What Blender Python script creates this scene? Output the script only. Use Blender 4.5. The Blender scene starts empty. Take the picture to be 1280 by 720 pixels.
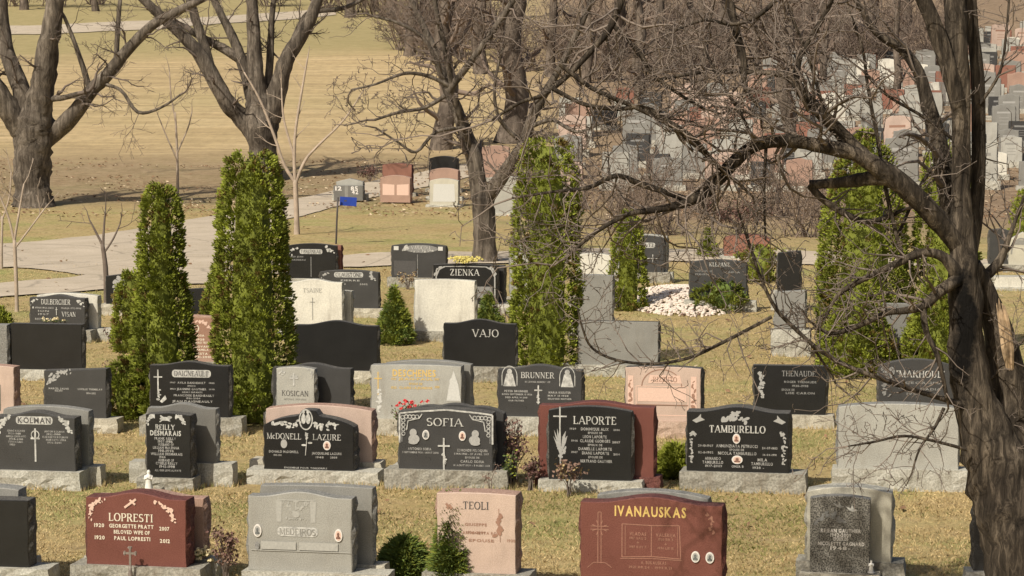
import bpy, math, random
from mathutils import Vector, Matrix, noise as mnoise
R = math.radians
scene = bpy.context.scene
COL = scene.collection
# ------------------------------------------------------------------ camera
F = 3500.0            # focal length in pixels of a 1280 wide frame
CAMH = 4.84
PITCH = math.atan(323.0 / F)
cp, sp = math.cos(PITCH), math.sin(PITCH)
cam_d = bpy.data.cameras.new('camera'); cam = bpy.data.objects.new('camera', cam_d); COL.objects.link(cam)
cam.location = (0, 0, CAMH); cam.rotation_euler = (math.pi / 2 - PITCH, 0, 0)
cam_d.sensor_width = 36.0; cam_d.lens = 36.0 * F / 1280.0
cam_d.clip_start = 0.5; cam_d.clip_end = 5000
scene.camera = cam

def smooth(t):
    t = min(1.0, max(0.0, t)); return t * t * (3 - 2 * t)

def gz(x, y):
    """height of the ground"""
    if y < 72: z = 0.0
    elif y < 84: z = .056 * (y - 72) ** 2 / 24
    elif y < 330: z = .056 * (y - 78)
    else: z = .056 * 252 + 6 * (1 - math.exp(-(y - 330) / 200.0))
    if y < 120:
        z += .012 * math.sin(x * 1.3 + y * .7) + .012 * math.sin(x * .6 - y * 1.1 + 1)
    elif y < 400:
        z += .12 * math.sin(x * .21 + y * .11)* smooth((y-120)/20)
    return z

def ray(px, py):
    a = (px - 640) / F; b = (360 - py) / F
    return Vector((a, cp + b * sp, -sp + b * cp))

def at(px, py, D):
    """world point on the line of sight through a photo pixel, at distance D"""
    r = ray(px, py); t = D / r.y
    return Vector((r.x * t, D, CAMH + r.z * t))

def ground(px, py):
    r = ray(px, py); lo = 8.0; D = 12.0
    while D < 700:
        p = at(px, py, D)
        if p.z < gz(p.x, p.y): break
        lo = D; D += 1.0
    hi = D
    for _ in range(30):
        m = (lo + hi) / 2; p = at(px, py, m)
        if p.z < gz(p.x, p.y): hi = m
        else: lo = m
    p = at(px, py, hi); p.z = gz(p.x, p.y); return p

def pxm(D): return F / (D * cp)     # pixels per metre, near the middle of the frame

# ------------------------------------------------------------------ mesh helpers
class MB:
    def __init__(s): s.v = []; s.f = []; s.m = []; s.k = 0; s.sm = []
    def add(s, vs, fs, m=0, smooth=False):
        o = len(s.v); s.v.extend([tuple(q) for q in vs])
        for f in fs:
            s.f.append(tuple(i + o for i in f)); s.m.append(m); s.sm.append(smooth)
    def build(s, name, mats, parent=None):
        me = bpy.data.meshes.new(name); me.from_pydata(s.v, [], s.f)
        if not isinstance(mats, (list, tuple)): mats = [mats]
        for m in mats: me.materials.append(m)
        me.polygons.foreach_set('material_index', s.m)
        me.polygons.foreach_set('use_smooth', s.sm)
        me.update()
        o = bpy.data.objects.new(name, me); COL.objects.link(o)
        if parent is not None: o.parent = parent
        return o
    def box(s, c, d, m=0):
        x, y, z = c; a, b, h = d[0] / 2, d[1] / 2, d[2] / 2
        vs = [(x + i * a, y + j * b, z + k * h) for k in (-1, 1) for j in (-1, 1) for i in (-1, 1)]
        s.add(vs, [(0, 2, 3, 1), (4, 5, 7, 6), (0, 1, 5, 4), (2, 6, 7, 3), (0, 4, 6, 2), (1, 3, 7, 5)], m)
    def tube(s, pts, rads, n=5, m=0, rough=0, seed=0, cap=True, smooth=True):
        ring = []; vs = []; fs = []
        d = (pts[1] - pts[0]).normalized()
        u = d.orthogonal().normalized()
        N = len(pts)
        for i, p in enumerate(pts):
            if i == 0: t = pts[1] - pts[0]
            elif i == N - 1: t = pts[-1] - pts[-2]
            else: t = pts[i + 1] - pts[i - 1]
            if t.length < 1e-9: t = d
            t = t.normalized()
            u = (u - t * u.dot(t))
            if u.length < 1e-6: u = t.orthogonal()
            u.normalize(); w = t.cross(u)
            for j in range(n):
                a = 2 * math.pi * j / n
                q = u * math.cos(a) + w * math.sin(a)
                r = rads[i]
                if rough:
                    pp = p + q * r
                    r *= 1 + rough * mnoise.noise(Vector((pp.x * 5 / max(.3, r * 4) + seed, pp.y * 5 / max(.3, r * 4), pp.z * 1.1)))+ rough*.5*mnoise.noise(Vector((pp.x*11+seed,pp.y*11,pp.z*3)))
                vs.append(p + q * r)
        for i in range(N - 1):
            for j in range(n):
                k = (j + 1) % n
                fs.append((i * n + j, i * n + k, (i + 1) * n + k, (i + 1) * n + j))
        if cap and rads[-1] > .008:
            fs.append(tuple((N - 1) * n + j for j in range(n)))
        s.add(vs, fs, m, smooth)

def tag(o, label=None, cat=None, group=None, kind=None):
    if label: o['label'] = label
    if cat: o['category'] = cat
    if group: o['group'] = group
    if kind: o['kind'] = kind
    return o

def empty(name, loc, rz=0.0, label=None, cat=None, group=None):
    o = bpy.data.objects.new(name, None); COL.objects.link(o)
    o.location = loc; o.rotation_euler = (0, 0, rz); o.empty_display_size = .1
    return tag(o, label, cat, group)

def copy_tree(o, parent=None):
    c = o.copy(); COL.objects.link(c); c.parent = parent
    for ch in list(o.children): copy_tree(ch, c)
    return c

# ------------------------------------------------------------------ materials
def new_mat(name):
    m = bpy.data.materials.new(name); m.use_nodes = True
    nt = m.node_tree
    for n in list(nt.nodes): nt.nodes.remove(n)
    out = nt.nodes.new('ShaderNodeOutputMaterial'); b = nt.nodes.new('ShaderNodeBsdfPrincipled')
    nt.links.new(b.outputs[0], out.inputs[0])
    return m, nt, b

def noise_node(nt, scale, detail=4, rough=.6, vec=None, dist=0):
    n = nt.nodes.new('ShaderNodeTexNoise'); n.inputs['Scale'].default_value = scale
    n.inputs['Detail'].default_value = detail; n.inputs['Roughness'].default_value = rough
    n.inputs['Distortion'].default_value = dist
    if vec is not None: nt.links.new(vec, n.inputs['Vector'])
    return n.outputs['Fac']

def ramp(nt, fac, stops):
    r = nt.nodes.new('ShaderNodeValToRGB'); e = r.color_ramp.elements
    while len(e) < len(stops): e.new(0.5)
    for k, (p, c) in enumerate(stops):
        e[k].position = p; e[k].color = (c[0], c[1], c[2], 1)
    nt.links.new(fac, r.inputs[0]); return r.outputs[0]

def mixc(nt, fac, a, b, mode='MIX'):
    m = nt.nodes.new('ShaderNodeMix'); m.data_type = 'RGBA'; m.blend_type = mode
    if isinstance(fac, float): m.inputs[0].default_value = fac
    else: nt.links.new(fac, m.inputs[0])
    for i, c in ((6, a), (7, b)):
        if isinstance(c, tuple): m.inputs[i].default_value = (c[0], c[1], c[2], 1)
        else: nt.links.new(c, m.inputs[i])
    return m.outputs[2]

def coords(nt, kind='Object', scale=(1, 1, 1)):
    t = nt.nodes.new('ShaderNodeTexCoord'); mp = nt.nodes.new('ShaderNodeMapping')
    mp.inputs['Scale'].default_value = scale
    nt.links.new(t.outputs[kind], mp.inputs[0]); return mp.outputs[0]

def bump(nt, b, h, strength, dist=.02):
    n = nt.nodes.new('ShaderNodeBump'); n.inputs['Strength'].default_value = strength
    n.inputs['Distance'].default_value = dist
    nt.links.new(h, n.inputs['Height']); nt.links.new(n.outputs[0], b.inputs['Normal'])

def granite(name, a, b_, rough=.3, speck=90, spec=.5, stain=0.0, bmp=0.0, sw=(.38, .62)):
    m, nt, b = new_mat(name)
    co = coords(nt)
    f = noise_node(nt, speck, 2, .7, co)
    c = ramp(nt, f, [(sw[0], a), (sw[1], b_)])
    big = noise_node(nt, 1.7, 5, .65, co)
    dk = ramp(nt, big, [(.3, (.8, .8, .8)), (.7, (1.12, 1.12, 1.1))])
    c = mixc(nt, 1.0, c, dk, 'MULTIPLY')
    if stain:
        st = noise_node(nt, 2.2, 6, .7, coords(nt, 'Object', (3.0, 3.0, .7)))
        sf = ramp(nt, st, [(.52, (0, 0, 0)), (.72, (stain, stain, stain))])
        c = mixc(nt, sf, c, (.16, .13, .09))
    nt.links.new(c, b.inputs['Base Color'])
    rr = ramp(nt, big, [(.3, (rough * .8,) * 3), (.7, (min(1, rough * 1.3),) * 3)])
    nt.links.new(rr, b.inputs['Roughness'])
    b.inputs['Specular IOR Level'].default_value = spec
    if bmp:
        h = noise_node(nt, 22, 6, .7, co); bump(nt, b, h, bmp, .03)
    return m

def plain(name, c, rough=.7, var=.25, scale=30, spec=.4):
    m, nt, b = new_mat(name)
    f = noise_node(nt, scale, 4, .6, coords(nt))
    cc = ramp(nt, f, [(.3, tuple(x * (1 - var) for x in c)), (.7, tuple(x * (1 + var) for x in c))])
    nt.links.new(cc, b.inputs['Base Color']); b.inputs['Roughness'].default_value = rough
    b.inputs['Specular IOR Level'].default_value = spec
    return m

M = {}
M['black'] = granite('polished black granite', (.012, .012, .012), (.030, .029, .028), .22, 160, .4)
M['charcoal'] = granite('polished charcoal granite', (.040, .039, .038), (.075, .073, .070), .3, 140, .4)
M['grey'] = granite('polished grey granite', (.13, .125, .112), (.20, .192, .172), .35, 120, .4, .15)
M['midgrey'] = granite('grey granite', (.20, .193, .172), (.29, .28, .25), .45, 110, .4, .2)
M['softgrey'] = granite('soft grey granite', (.27, .26, .23), (.37, .36, .32), .45, 110, .4, .15)
M['light'] = granite('light grey granite', (.33, .32, .28), (.45, .435, .38), .5, 90, .35, .3)
M['white'] = granite('white stone', (.60, .57, .48), (.71, .675, .58), .55, 40, .35, .35)
M['cream'] = granite('cream granite', (.47, .44, .35), (.58, .54, .43), .5, 90, .35, .2)
M['pink'] = granite('pink granite', (.46, .335, .265), (.57, .44, .36), .45, 110, .35, .15)
M['rose'] = granite('rose granite', (.33, .205, .15), (.45, .30, .23), .4, 110, .35, .15)
M['red'] = granite('red brown granite', (.135, .046, .036), (.205, .080, .062), .3, 120, .4)
M['brick'] = granite('red granite', (.22, .095, .065), (.31, .15, .105), .4, 120, .4)
M['speckle'] = granite('dark speckled granite', (.05, .046, .04), (.30, .28, .24), .45, 75, .35, 0, 0, (.42, .60))
M['base'] = granite('rock faced pale granite', (.34, .325, .27), (.52, .495, .42), .8, 55, .2, .5, .5)
M['base_dull'] = granite('weathered rock faced grey granite', (.24, .225, .185), (.40, .375, .31), .85, 40, .2, .7, .6)
M['base_warm'] = granite('rock faced buff granite', (.38, .345, .27), (.56, .515, .41), .85, 70, .2, .55, .5)
M['base_pink'] = granite('rock faced pink granite', (.42, .29, .22), (.55, .41, .32), .8, 55, .2, .4, .5)
M['rough_dark'] = granite('rock faced dark granite', (.055, .051, .045), (.145, .135, .118), .75, 60, .2, .1, .6)
M['rough_grey'] = granite('rock faced grey granite', (.17, .165, .15), (.31, .30, .27), .8, 60, .25, .3, .6)
M['rough_pink'] = granite('rock faced rose granite', (.30, .18, .13), (.48, .32, .25), .8, 60, .25, .3, .6)
M['rough_red'] = granite('rock faced red granite', (.09, .03, .025), (.19, .075, .06), .7, 60, .25, .2, .6)
ROUGH = {'softgrey': 'rough_grey', 'black': 'rough_dark', 'charcoal': 'rough_dark', 'grey': 'rough_grey', 'midgrey': 'rough_grey', 'light': 'rough_grey',
         'white': 'base', 'cream': 'base', 'pink': 'rough_pink', 'rose': 'rough_pink', 'red': 'rough_red', 'brick': 'rough_red', 'speckle': 'rough_grey'}
M['frost'] = plain('frosted carving', (.44, .43, .39), .8, .45, 22)
M['frost_line'] = plain('fine frosted lettering', (.31, .30, .275), .8, .5, 22)
M['frost_dim'] = plain('dim carving', (.22, .215, .20), .8, .3, 60)
M['frost_soft'] = plain('soft carving on grey', (.36, .35, .32), .8, .15, 60)
M['pale_carve'] = plain('pale carving on light stone', (.56, .55, .50), .8, .1, 60)
M['carve_grey'] = plain('shallow carving on grey', (.37, .36, .32), .8, .12, 60)
M['gold'] = plain('gilt lettering', (.62, .43, .14), .5, .12, 60)
M['ivory'] = plain('ivory lettering', (.68, .60, .47), .7, .1, 60)
M['tanline'] = plain('tan carving on red', (.30, .145, .10), .8, .2, 60)
M['rosecut'] = plain('cut lettering in rose stone', (.30, .17, .115), .8, .15, 60)
M['rosecut_lt'] = plain('raised carving in rose stone', (.66, .46, .36), .8, .1, 60)
M['darkcut'] = plain('dark cut lettering', (.075, .07, .065), .7, .2, 60)
M['greycut'] = plain('grey cut lettering', (.25, .24, .21), .7, .2, 60)
M['porcelain'] = plain('porcelain', (.70, .66, .60), .3, .06, 50)
M['photo_brown'] = plain('old photograph print', (.17, .09, .065), .4, .6, 45)
M['photo_grey'] = plain('grey photograph print', (.12, .125, .12), .4, .6, 45)
# ------------------------------------------------------------------ lettering
def arc(cx, cy, rx, ry, a0, a1, n=10):
    return [(cx + rx * math.cos(R(a0 + (a1 - a0) * i / n)), cy + ry * math.sin(R(a0 + (a1 - a0) * i / n))) for i in range(n + 1)]
GL = {
 'A': (.86, [('t', [(.06, 0), (.43, 1)]), ('T', [(.43, 1), (.80, 0)]), ('n', [(.2, .34), (.66, .34)])]),
 'B': (.72, [('T', [(.14, 0), (.14, 1)]), ('a', [(.14, .97)] + arc(.40, .75, .22, .22, 90, -90) + [(.14, .53)]), ('a', [(.36, .53)] + arc(.40, .28, .26, .25, 90, -90) + [(.14, .03)])]),
 'C': (.78, [('a', arc(.43, .5, .36, .48, 45, 315, 14))]),
 'D': (.82, [('T', [(.14, 0), (.14, 1)]), ('a', [(.14, .97)] + arc(.34, .5, .40, .47, 90, -90, 12) + [(.14, .03)])]),
 'E': (.66, [('T', [(.14, 0), (.14, 1)]), ('h', [(.14, .96), (.6, .96)]), ('n', [(.14, .52), (.48, .52)]), ('h', [(.14, .04), (.62, .04)])]),
 'F': (.62, [('T', [(.14, 0), (.14, 1)]), ('h', [(.14, .96), (.6, .96)]), ('n', [(.14, .52), (.46, .52)])]),
 'G': (.82, [('a', arc(.43, .5, .36, .48, 45, 330, 14)), ('T', [(.72, .02), (.72, .42)])]),
 'H': (.82, [('T', [(.14, 0), (.14, 1)]), ('T', [(.68, 0), (.68, 1)]), ('n', [(.14, .52), (.68, .52)])]),
 'I': (.36, [('T', [(.18, 0), (.18, 1)])]),
 'J': (.5, [('T', [(.34, 1), (.34, .2)]), ('n', arc(.18, .2, .16, .18, 0, -150, 6))]),
 'K': (.80, [('T', [(.14, 0), (.14, 1)]), ('t', [(.14, .42), (.68, 1)]), ('T', [(.34, .6), (.70, 0)])]),
 'L': (.64, [('T', [(.14, 0), (.14, 1)]), ('h', [(.14, .04), (.60, .04)])]),
 'M': (1.0, [('t', [(.12, 0), (.12, 1)]), ('T', [(.12, 1), (.50, .05)]), ('t', [(.50, .05), (.86, 1)]), ('T', [(.86, 1), (.86, 0)])]),
 'N': (.84, [('t', [(.12, 0), (.12, 1)]), ('T', [(.12, 1), (.70, 0)]), ('t', [(.70, 0), (.70, 1)])]),
 'O': (.86, [('a', arc(.43, .5, .37, .48, 0, 360, 20))]),
 'P': (.68, [('T', [(.14, 0), (.14, 1)]), ('a', [(.14, .97)] + arc(.36, .72, .26, .25, 90, -90) + [(.14, .47)])]),
 'Q': (.86, [('a', arc(.43, .5, .37, .48, 0, 360, 20)), ('T', [(.45, .25), (.8, -.1)])]),
 'R': (.78, [('T', [(.14, 0), (.14, 1)]), ('a', [(.14, .97)] + arc(.36, .74, .24, .23, 90, -90) + [(.14, .51)]), ('T', [(.38, .5), (.70, 0)])]),
 'S': (.62, [('a', arc(.31, .74, .22, .23, 30, 270, 10) + arc(.31, .27, .24, .24, 90, -150, 10)[1:])]),
 'T': (.74, [('T', [(.37, 0), (.37, 1)]), ('h', [(.06, .96), (.68, .96)])]),
 'U': (.80, [('T', [(.14, 1), (.14, .3)]), ('a', arc(.40, .3, .26, .28, 180, 360, 10)), ('t', [(.66, .3), (.66, 1)])]),
 'V': (.82, [('T', [(.06, 1), (.41, 0)]), ('t', [(.41, 0), (.76, 1)])]),
 'W': (1.1, [('T', [(.06, 1), (.32, 0)]), ('t', [(.32, 0), (.55, 1)]), ('T', [(.55, 1), (.8, 0)]), ('t', [(.8, 0), (1.04, 1)])]),
 'X': (.8, [('T', [(.08, 1), (.72, 0)]), ('t', [(.08, 0), (.72, 1)])]),
 'Y': (.8, [('T', [(.06, 1), (.4, .5)]), ('t', [(.74, 1), (.4, .5)]), ('T', [(.4, .5), (.4, 0)])]),
 'Z': (.70, [('h', [(.08, .96), (.62, .96)]), ('T', [(.60, .96), (.10, .04)]), ('h', [(.08, .04), (.64, .04)])]),
 'c': (.5, [('a', arc(.26, .36, .2, .3, 45, 315, 12))]),
 '"': (.3, [('t', [(.08, 1), (.08, .75)]), ('t', [(.22, 1), (.22, .75)])]),
 ' ': (.4, []),
}
WT = {'T': .15, 't': .075, 'n': .07, 'h': .08, 'a': .12}

def serif_text(text, bold=1.0):
    """list of polygons ((x, z), ...) in cap-height units, plus total width"""
    polys = []; x = 0.0
    for ch in text:
        w, strokes = GL[ch]
        for kind, pts in strokes:
            h = WT[kind] * .5 * bold
            if kind in 'Ttnh':
                segs = [pts]
            L = []; Rr = []
            n = len(pts)
            closed = n > 3 and abs(pts[0][0] - pts[-1][0]) < 1e-6 and abs(pts[0][1] - pts[-1][1]) < 1e-6
            for i, p in enumerate(pts):
                if closed:
                    q = pts[(i + 1) % n if i < n - 1 else 1]; o = pts[i - 1 if i > 0 else -2]
                else:
                    q = pts[min(i + 1, n - 1)]; o = pts[max(i - 1, 0)]
                dx, dz = q[0] - o[0], q[1] - o[1]; l = math.hypot(dx, dz) or 1
                dx /= l; dz /= l
                hh = h * (.55 + .75 * abs(dz)) if kind == 'a' else h
                L.append((p[0] - dz * hh, p[1] + dx * hh)); Rr.append((p[0] + dz * hh, p[1] - dx * hh))
            for i in range(n - 1):
                polys.append([(x + a, b) for a, b in (L[i], Rr[i], Rr[i + 1], L[i + 1])])
            if kind in 'Tt':
                for e, o in ((pts[0], pts[-1]), (pts[-1], pts[0])):
                    if e[1] < .01 or e[1] > .99:
                        if ch in 'AMNV' and ((ch == 'A' and e[1] > .9) or (ch == 'V' and e[1] < .1) or (ch == 'N' and e[0] > .5 and e[1] < .1)): continue
                        z0, z1 = (0, .06) if e[1] < .5 else (.94, 1)
                        hw = .15 if kind == 'T' else .11
                        polys.append([(x + e[0] - hw, z0), (x + e[0] + hw, z0), (x + e[0] + hw, z1), (x + e[0] - hw, z1)])
            if kind == 'h':
                for e in ((pts[-1],) if ch != 'T' else pts) if ch in 'EFLT' else (pts[0],) if pts[0][1] > .5 else (pts[1],):
                    s = 1 if e[1] < .5 else -1
                    polys.append([(x + e[0] - .035, e[1]), (x + e[0] + .035, e[1]), (x + e[0] + .035, e[1] + s * .2), (x + e[0] - .035, e[1] + s * .2)])
        x += w + .10
    return polys, x - .10

_glyph = {}
def glyph(ch):
    if ch in _glyph: return _glyph[ch]
    if ch == ' ':
        _glyph[ch] = ([], [], .35); return _glyph[ch]
    c = bpy.data.curves.new('g', 'FONT'); c.body = ch; c.size = 1; c.resolution_u = 2; c.offset = .03
    o = bpy.data.objects.new('g', c); COL.objects.link(o)
    bpy.context.view_layer.update()
    ev = o.evaluated_get(bpy.context.evaluated_depsgraph_get()); me = ev.to_mesh()
    vs = [(v.co.x / .70, v.co.y / .70) for v in me.vertices]; fs = [tuple(p.vertices) for p in me.polygons]
    ev.to_mesh_clear(); bpy.data.objects.remove(o); bpy.data.curves.remove(c)
    mx = min(v[0] for v in vs); w = max(v[0] for v in vs) - mx
    vs = [(a - mx, b) for a, b in vs]
    _glyph[ch] = (vs, fs, w); return _glyph[ch]

# ------------------------------------------------------------------ gravestone builder
class Face:
    """collects what is cut into the front of one slab; pixel positions are turned into metres on the stone"""
    def __init__(s, xc, ybot, sc, yf):
        s.xc, s.yb, s.s, s.y = xc, ybot, sc, yf
        s.txt = {}; s.orn = {}; s.port = []; s.dep = .0022
    def P(s, px, py): return ((px - s.xc) / s.s, (s.yb - py) / s.s)
    def _mb(s, d, mat): return d.setdefault(mat, MB())
    def poly(s, pts, mat='frost', d=None, raw=False):
        mb = s._mb(s.orn if d is None else d, mat)
        s.dep += .00004
        q = pts if raw else [s.P(*p) for p in pts]
        ar = sum(q[i][0] * q[(i + 1) % len(q)][1] - q[(i + 1) % len(q)][0] * q[i][1] for i in range(len(q)))
        if ar < 0: q = q[::-1]
        mb.add([(a, s.y - s.dep, b) for a, b in q], [tuple(range(len(q)))])
    def line(s, pts, w, mat='frost'):
        for a, b in zip(pts[:-1], pts[1:]):
            dx, dy = b[0] - a[0], b[1] - a[1]; l = math.hypot(dx, dy) or 1
            nx, ny = -dy / l * w / 2, dx / l * w / 2
            s.poly([(a[0] + nx, a[1] + ny), (b[0] + nx, b[1] + ny), (b[0] - nx, b[1] - ny), (a[0] - nx, a[1] - ny)], mat)
    def ell(s, cx, cy, rx, ry, mat='frost', n=14, rot=0):
        c, si = math.cos(rot), math.sin(rot)
        s.poly([(cx + rx * math.cos(a) * c - ry * math.sin(a) * si, cy + rx * math.cos(a) * si + ry * math.sin(a) * c) for a in [2 * math.pi * i / n for i in range(n)]], mat)
    def ring(s, cx, cy, rx, ry, w, mat='frost', n=24, a0=0, a1=360):
        s.line([(cx + rx * math.cos(R(a0 + (a1 - a0) * i / n)), cy - ry * math.sin(R(a0 + (a1 - a0) * i / n))) for i in range(n + 1)], w, mat)
    def cross(s, cx, cy, w, h, t, mat='frost', arm=.3):
        s.poly([(cx - t / 2, cy - h / 2), (cx + t / 2, cy - h / 2), (cx + t / 2, cy + h / 2), (cx - t / 2, cy + h / 2)], mat)
        y = cy - h / 2 + h * arm
        s.poly([(cx - w / 2, y - t / 2), (cx + w / 2, y - t / 2), (cx + w / 2, y + t / 2), (cx - w / 2, y + t / 2)], mat)
    def leaves(s, pts, n, size, mat='frost', seed=1, spread=2.0):
        """a trailing spray of leaves and blossoms along a pixel polyline"""
        r = random.Random(seed)
        for i in range(n):
            t = (i + .5) / n * (len(pts) - 1); k = min(int(t), len(pts) - 2); u = t - k
            x = pts[k][0] + (pts[k + 1][0] - pts[k][0]) * u + r.gauss(0, spread) * .6
            y = pts[k][1] + (pts[k + 1][1] - pts[k][1]) * u + r.gauss(0, spread) * .6
            a = r.uniform(0, 6.28); z = size * r.uniform(.6, 1.2)
            s.ell(x, y, z, z * r.uniform(.35, .7), mat, 7, a)
    def sans(s, text, cx, cy, w=None, h=4.0, mat='frost'):
        mb = s._mb(s.txt, mat); tot = 0; gs = []
        for ch in text:
            g = glyph(ch); gs.append((tot, g)); tot += g[2] + .16
        tot -= .16
        k = h; kx = (w / tot) if w else h
        x0, z0 = s.P(cx, cy + h / 2)
        for off, (vs, fs, _) in gs:
            if fs: mb.add([(x0 + (off + a - tot / 2) * kx / s.s, s.y - .0024, z0 + b * k / s.s) for a, b in vs], fs)
    def serif(s, text, cx, cy, w, h, mat='frost', bold=1.0):
        polys, tot = serif_text(text, bold)
        kx = w / tot; x0, z0 = s.P(cx, cy + h / 2)
        for p in polys:
            s.poly([(x0 + (a - tot / 2) * kx / s.s, z0 + b * h / s.s) for a, b in p], mat, s.txt, True)
    def lines(s, rows, h=3.6, mat='frost'):
        if mat == 'frost': mat = 'frost_line'
        for r in rows: s.sans(r[0], r[1], r[2], r[3] if len(r) > 3 else None, r[4] if len(r) > 4 else h, mat)
    def plate(s, cx, cy, w, h, mat='frost'):
        r = h * .4; pts = []
        for qx, qy, a in ((1, -1, 270), (1, 1, 0), (-1, 1, 90), (-1, -1, 180)):
            for i in range(5):
                an = R(a + 90 * i / 4)
                pts.append((cx + qx * (w / 2 - r) + r * math.cos(an), cy + qy * (h / 2 - r) + r * math.sin(an)))
        s.poly(pts, mat); s.dep += .0006
    def portrait(s, cx, cy, rx, ry, brown=True): s.port.append((cx, cy, rx, ry, brown))

def top_profile(kind, n=26):
    """(u, rise) from right to left; rise is 0..1 of the peak height"""
    out = []
    for i in range(n + 1):
        u = 1 - 2 * i / n
        if kind == 'flat': h = 0
        elif kind == 'serp': h = .5 * (1 + math.cos(math.pi * min(1, abs(u) / .78)))
        elif kind == 'arc': h = 1 - u * u
        elif kind == 'gable': h = 1 - abs(u)
        elif kind == 'leftslant': h = .5 + .5 * u
        elif kind == 'bumps': h = max(.75 * (1 - u * u) + .25 * abs(math.cos(u * math.pi * 1.5)), 0) if abs(u) < .97 else 0
        elif kind == 'round': h = max(0, 1 - abs(u) ** 3.2) ** .75
        elif kind == 'wing': h = (.55 * max(0, 1 - abs(u) ** 2.0) ** .8 + (.45 * smooth((.26 - abs(u)) / .16 + 0.2) if abs(u) < .30 else .10*math.cos((abs(u)-.3)*2)))
        elif kind == 'ogee': h = .25 * (1 - abs(u)) + .75 * max(0, 1 - (u / .6) ** 2) if abs(u) < .6 else .25 * (1 - abs(u))
        else: h = 0
        out.append((u, h))
    return out

def slab_mesh(W, H, T, kind, peak, rough, seed, splay=0.0, topround=0):
    """origin at bottom centre of the front face; y grows to the back"""
    rng = random.Random(seed); mb = MB()
    hw = W / 2; K = 9
    out = []                                     # (x, z, nx, nz, rough flag)
    out.append((-hw, 0, 0, 0, 0)); out.append((hw, 0, 0, 0, 0))
    for i in range(1, K): out.append((hw + splay * i / K, H * i / K, 1, 0, 1))
    hw2 = hw + splay
    for u, h in top_profile(kind): out.append((u * hw2, H + h * peak, 0, 0, 0))
    for i in range(K - 1, 0, -1): out.append((-hw - splay * i / K, H * i / K, -1, 0, 1))
    n = len(out); bev = .007
    cx, cz = 0, H * .45
    rows = []
    ys = [0.0, bev] + [T * t for t in (.22, .45, .68, .88)] + [T]
    for k, y in enumerate(ys):
        row = []
        for (x, z, nx, nz, fl) in out:
            dx = dz = 0
            if k == 0:
                l = math.hypot(x - cx, z - cz) or 1
                dx = -(x - cx) / l * bev; dz = -(z - cz) / l * bev if z > 0 else 0
            if rough and fl:
                if k <= 1: dx -= nx * rng.uniform(0, .008)
                elif k < len(ys) - 1: dx += nx * rng.uniform(-.005, .03)
                dz += rng.uniform(-.01, .01) if 1 < k < len(ys) - 1 else 0
            row.append((x + dx, y, z + dz))
        rows.append(row)
    vs = [p for r in rows for p in r]
    mb.add(vs, [tuple(range(n))])
    for k in range(len(ys) - 1):
        for i in range(n):
            j = (i + 1) % n
            fl = out[i][4] or out[j][4]
            mb.add([rows[k][i], rows[k + 1][i], rows[k + 1][j], rows[k][j]], [(0, 1, 2, 3)], 1 if k > 0 else 0)
    mb.add(rows[-1], [tuple(range(n - 1, -1, -1))])
    return mb

def base_mesh(W, Dp, H, y0, seed, rough=.018):
    """rock faced block: flat top, chipped sides"""
    rng = random.Random(seed); mb = MB()
    nx = max(6, int(W / .09)); ny = max(3, int(Dp / .09)); nz = 4
    per = []
    for i in range(nx): per.append((-W / 2 + W * i / nx, y0, 0, -1))
    for i in range(ny): per.append((W / 2, y0 + Dp * i / ny, 1, 0))
    for i in range(nx): per.append((W / 2 - W * i / nx, y0 + Dp, 0, 1))
    for i in range(ny): per.append((-W / 2, y0 + Dp - Dp * i / ny, -1, 0))
    n = len(per); rows = []
    for k in range(nz + 1):
        t = k / nz; row = []
        for (x, y, ax, ay) in per:
            amt = rng.uniform(-.3, 1.0) * rough if k < nz else rng.uniform(-.5, .1) * rough
            z = -.06 + (H + .06) * t + (rng.uniform(-.02, .02) if 0 < k < nz else 0)
            row.append((x + ax * amt, y + ay * amt, z))
        rows.append(row)
    for k in range(nz):
        for i in range(n):
            j = (i + 1) % n
            mb.add([rows[k][i], rows[k][j], rows[k + 1][j], rows[k + 1][i]], [(0, 1, 2, 3)])
    mb.add(rows[-1], [tuple(range(n))])
    return mb

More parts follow.
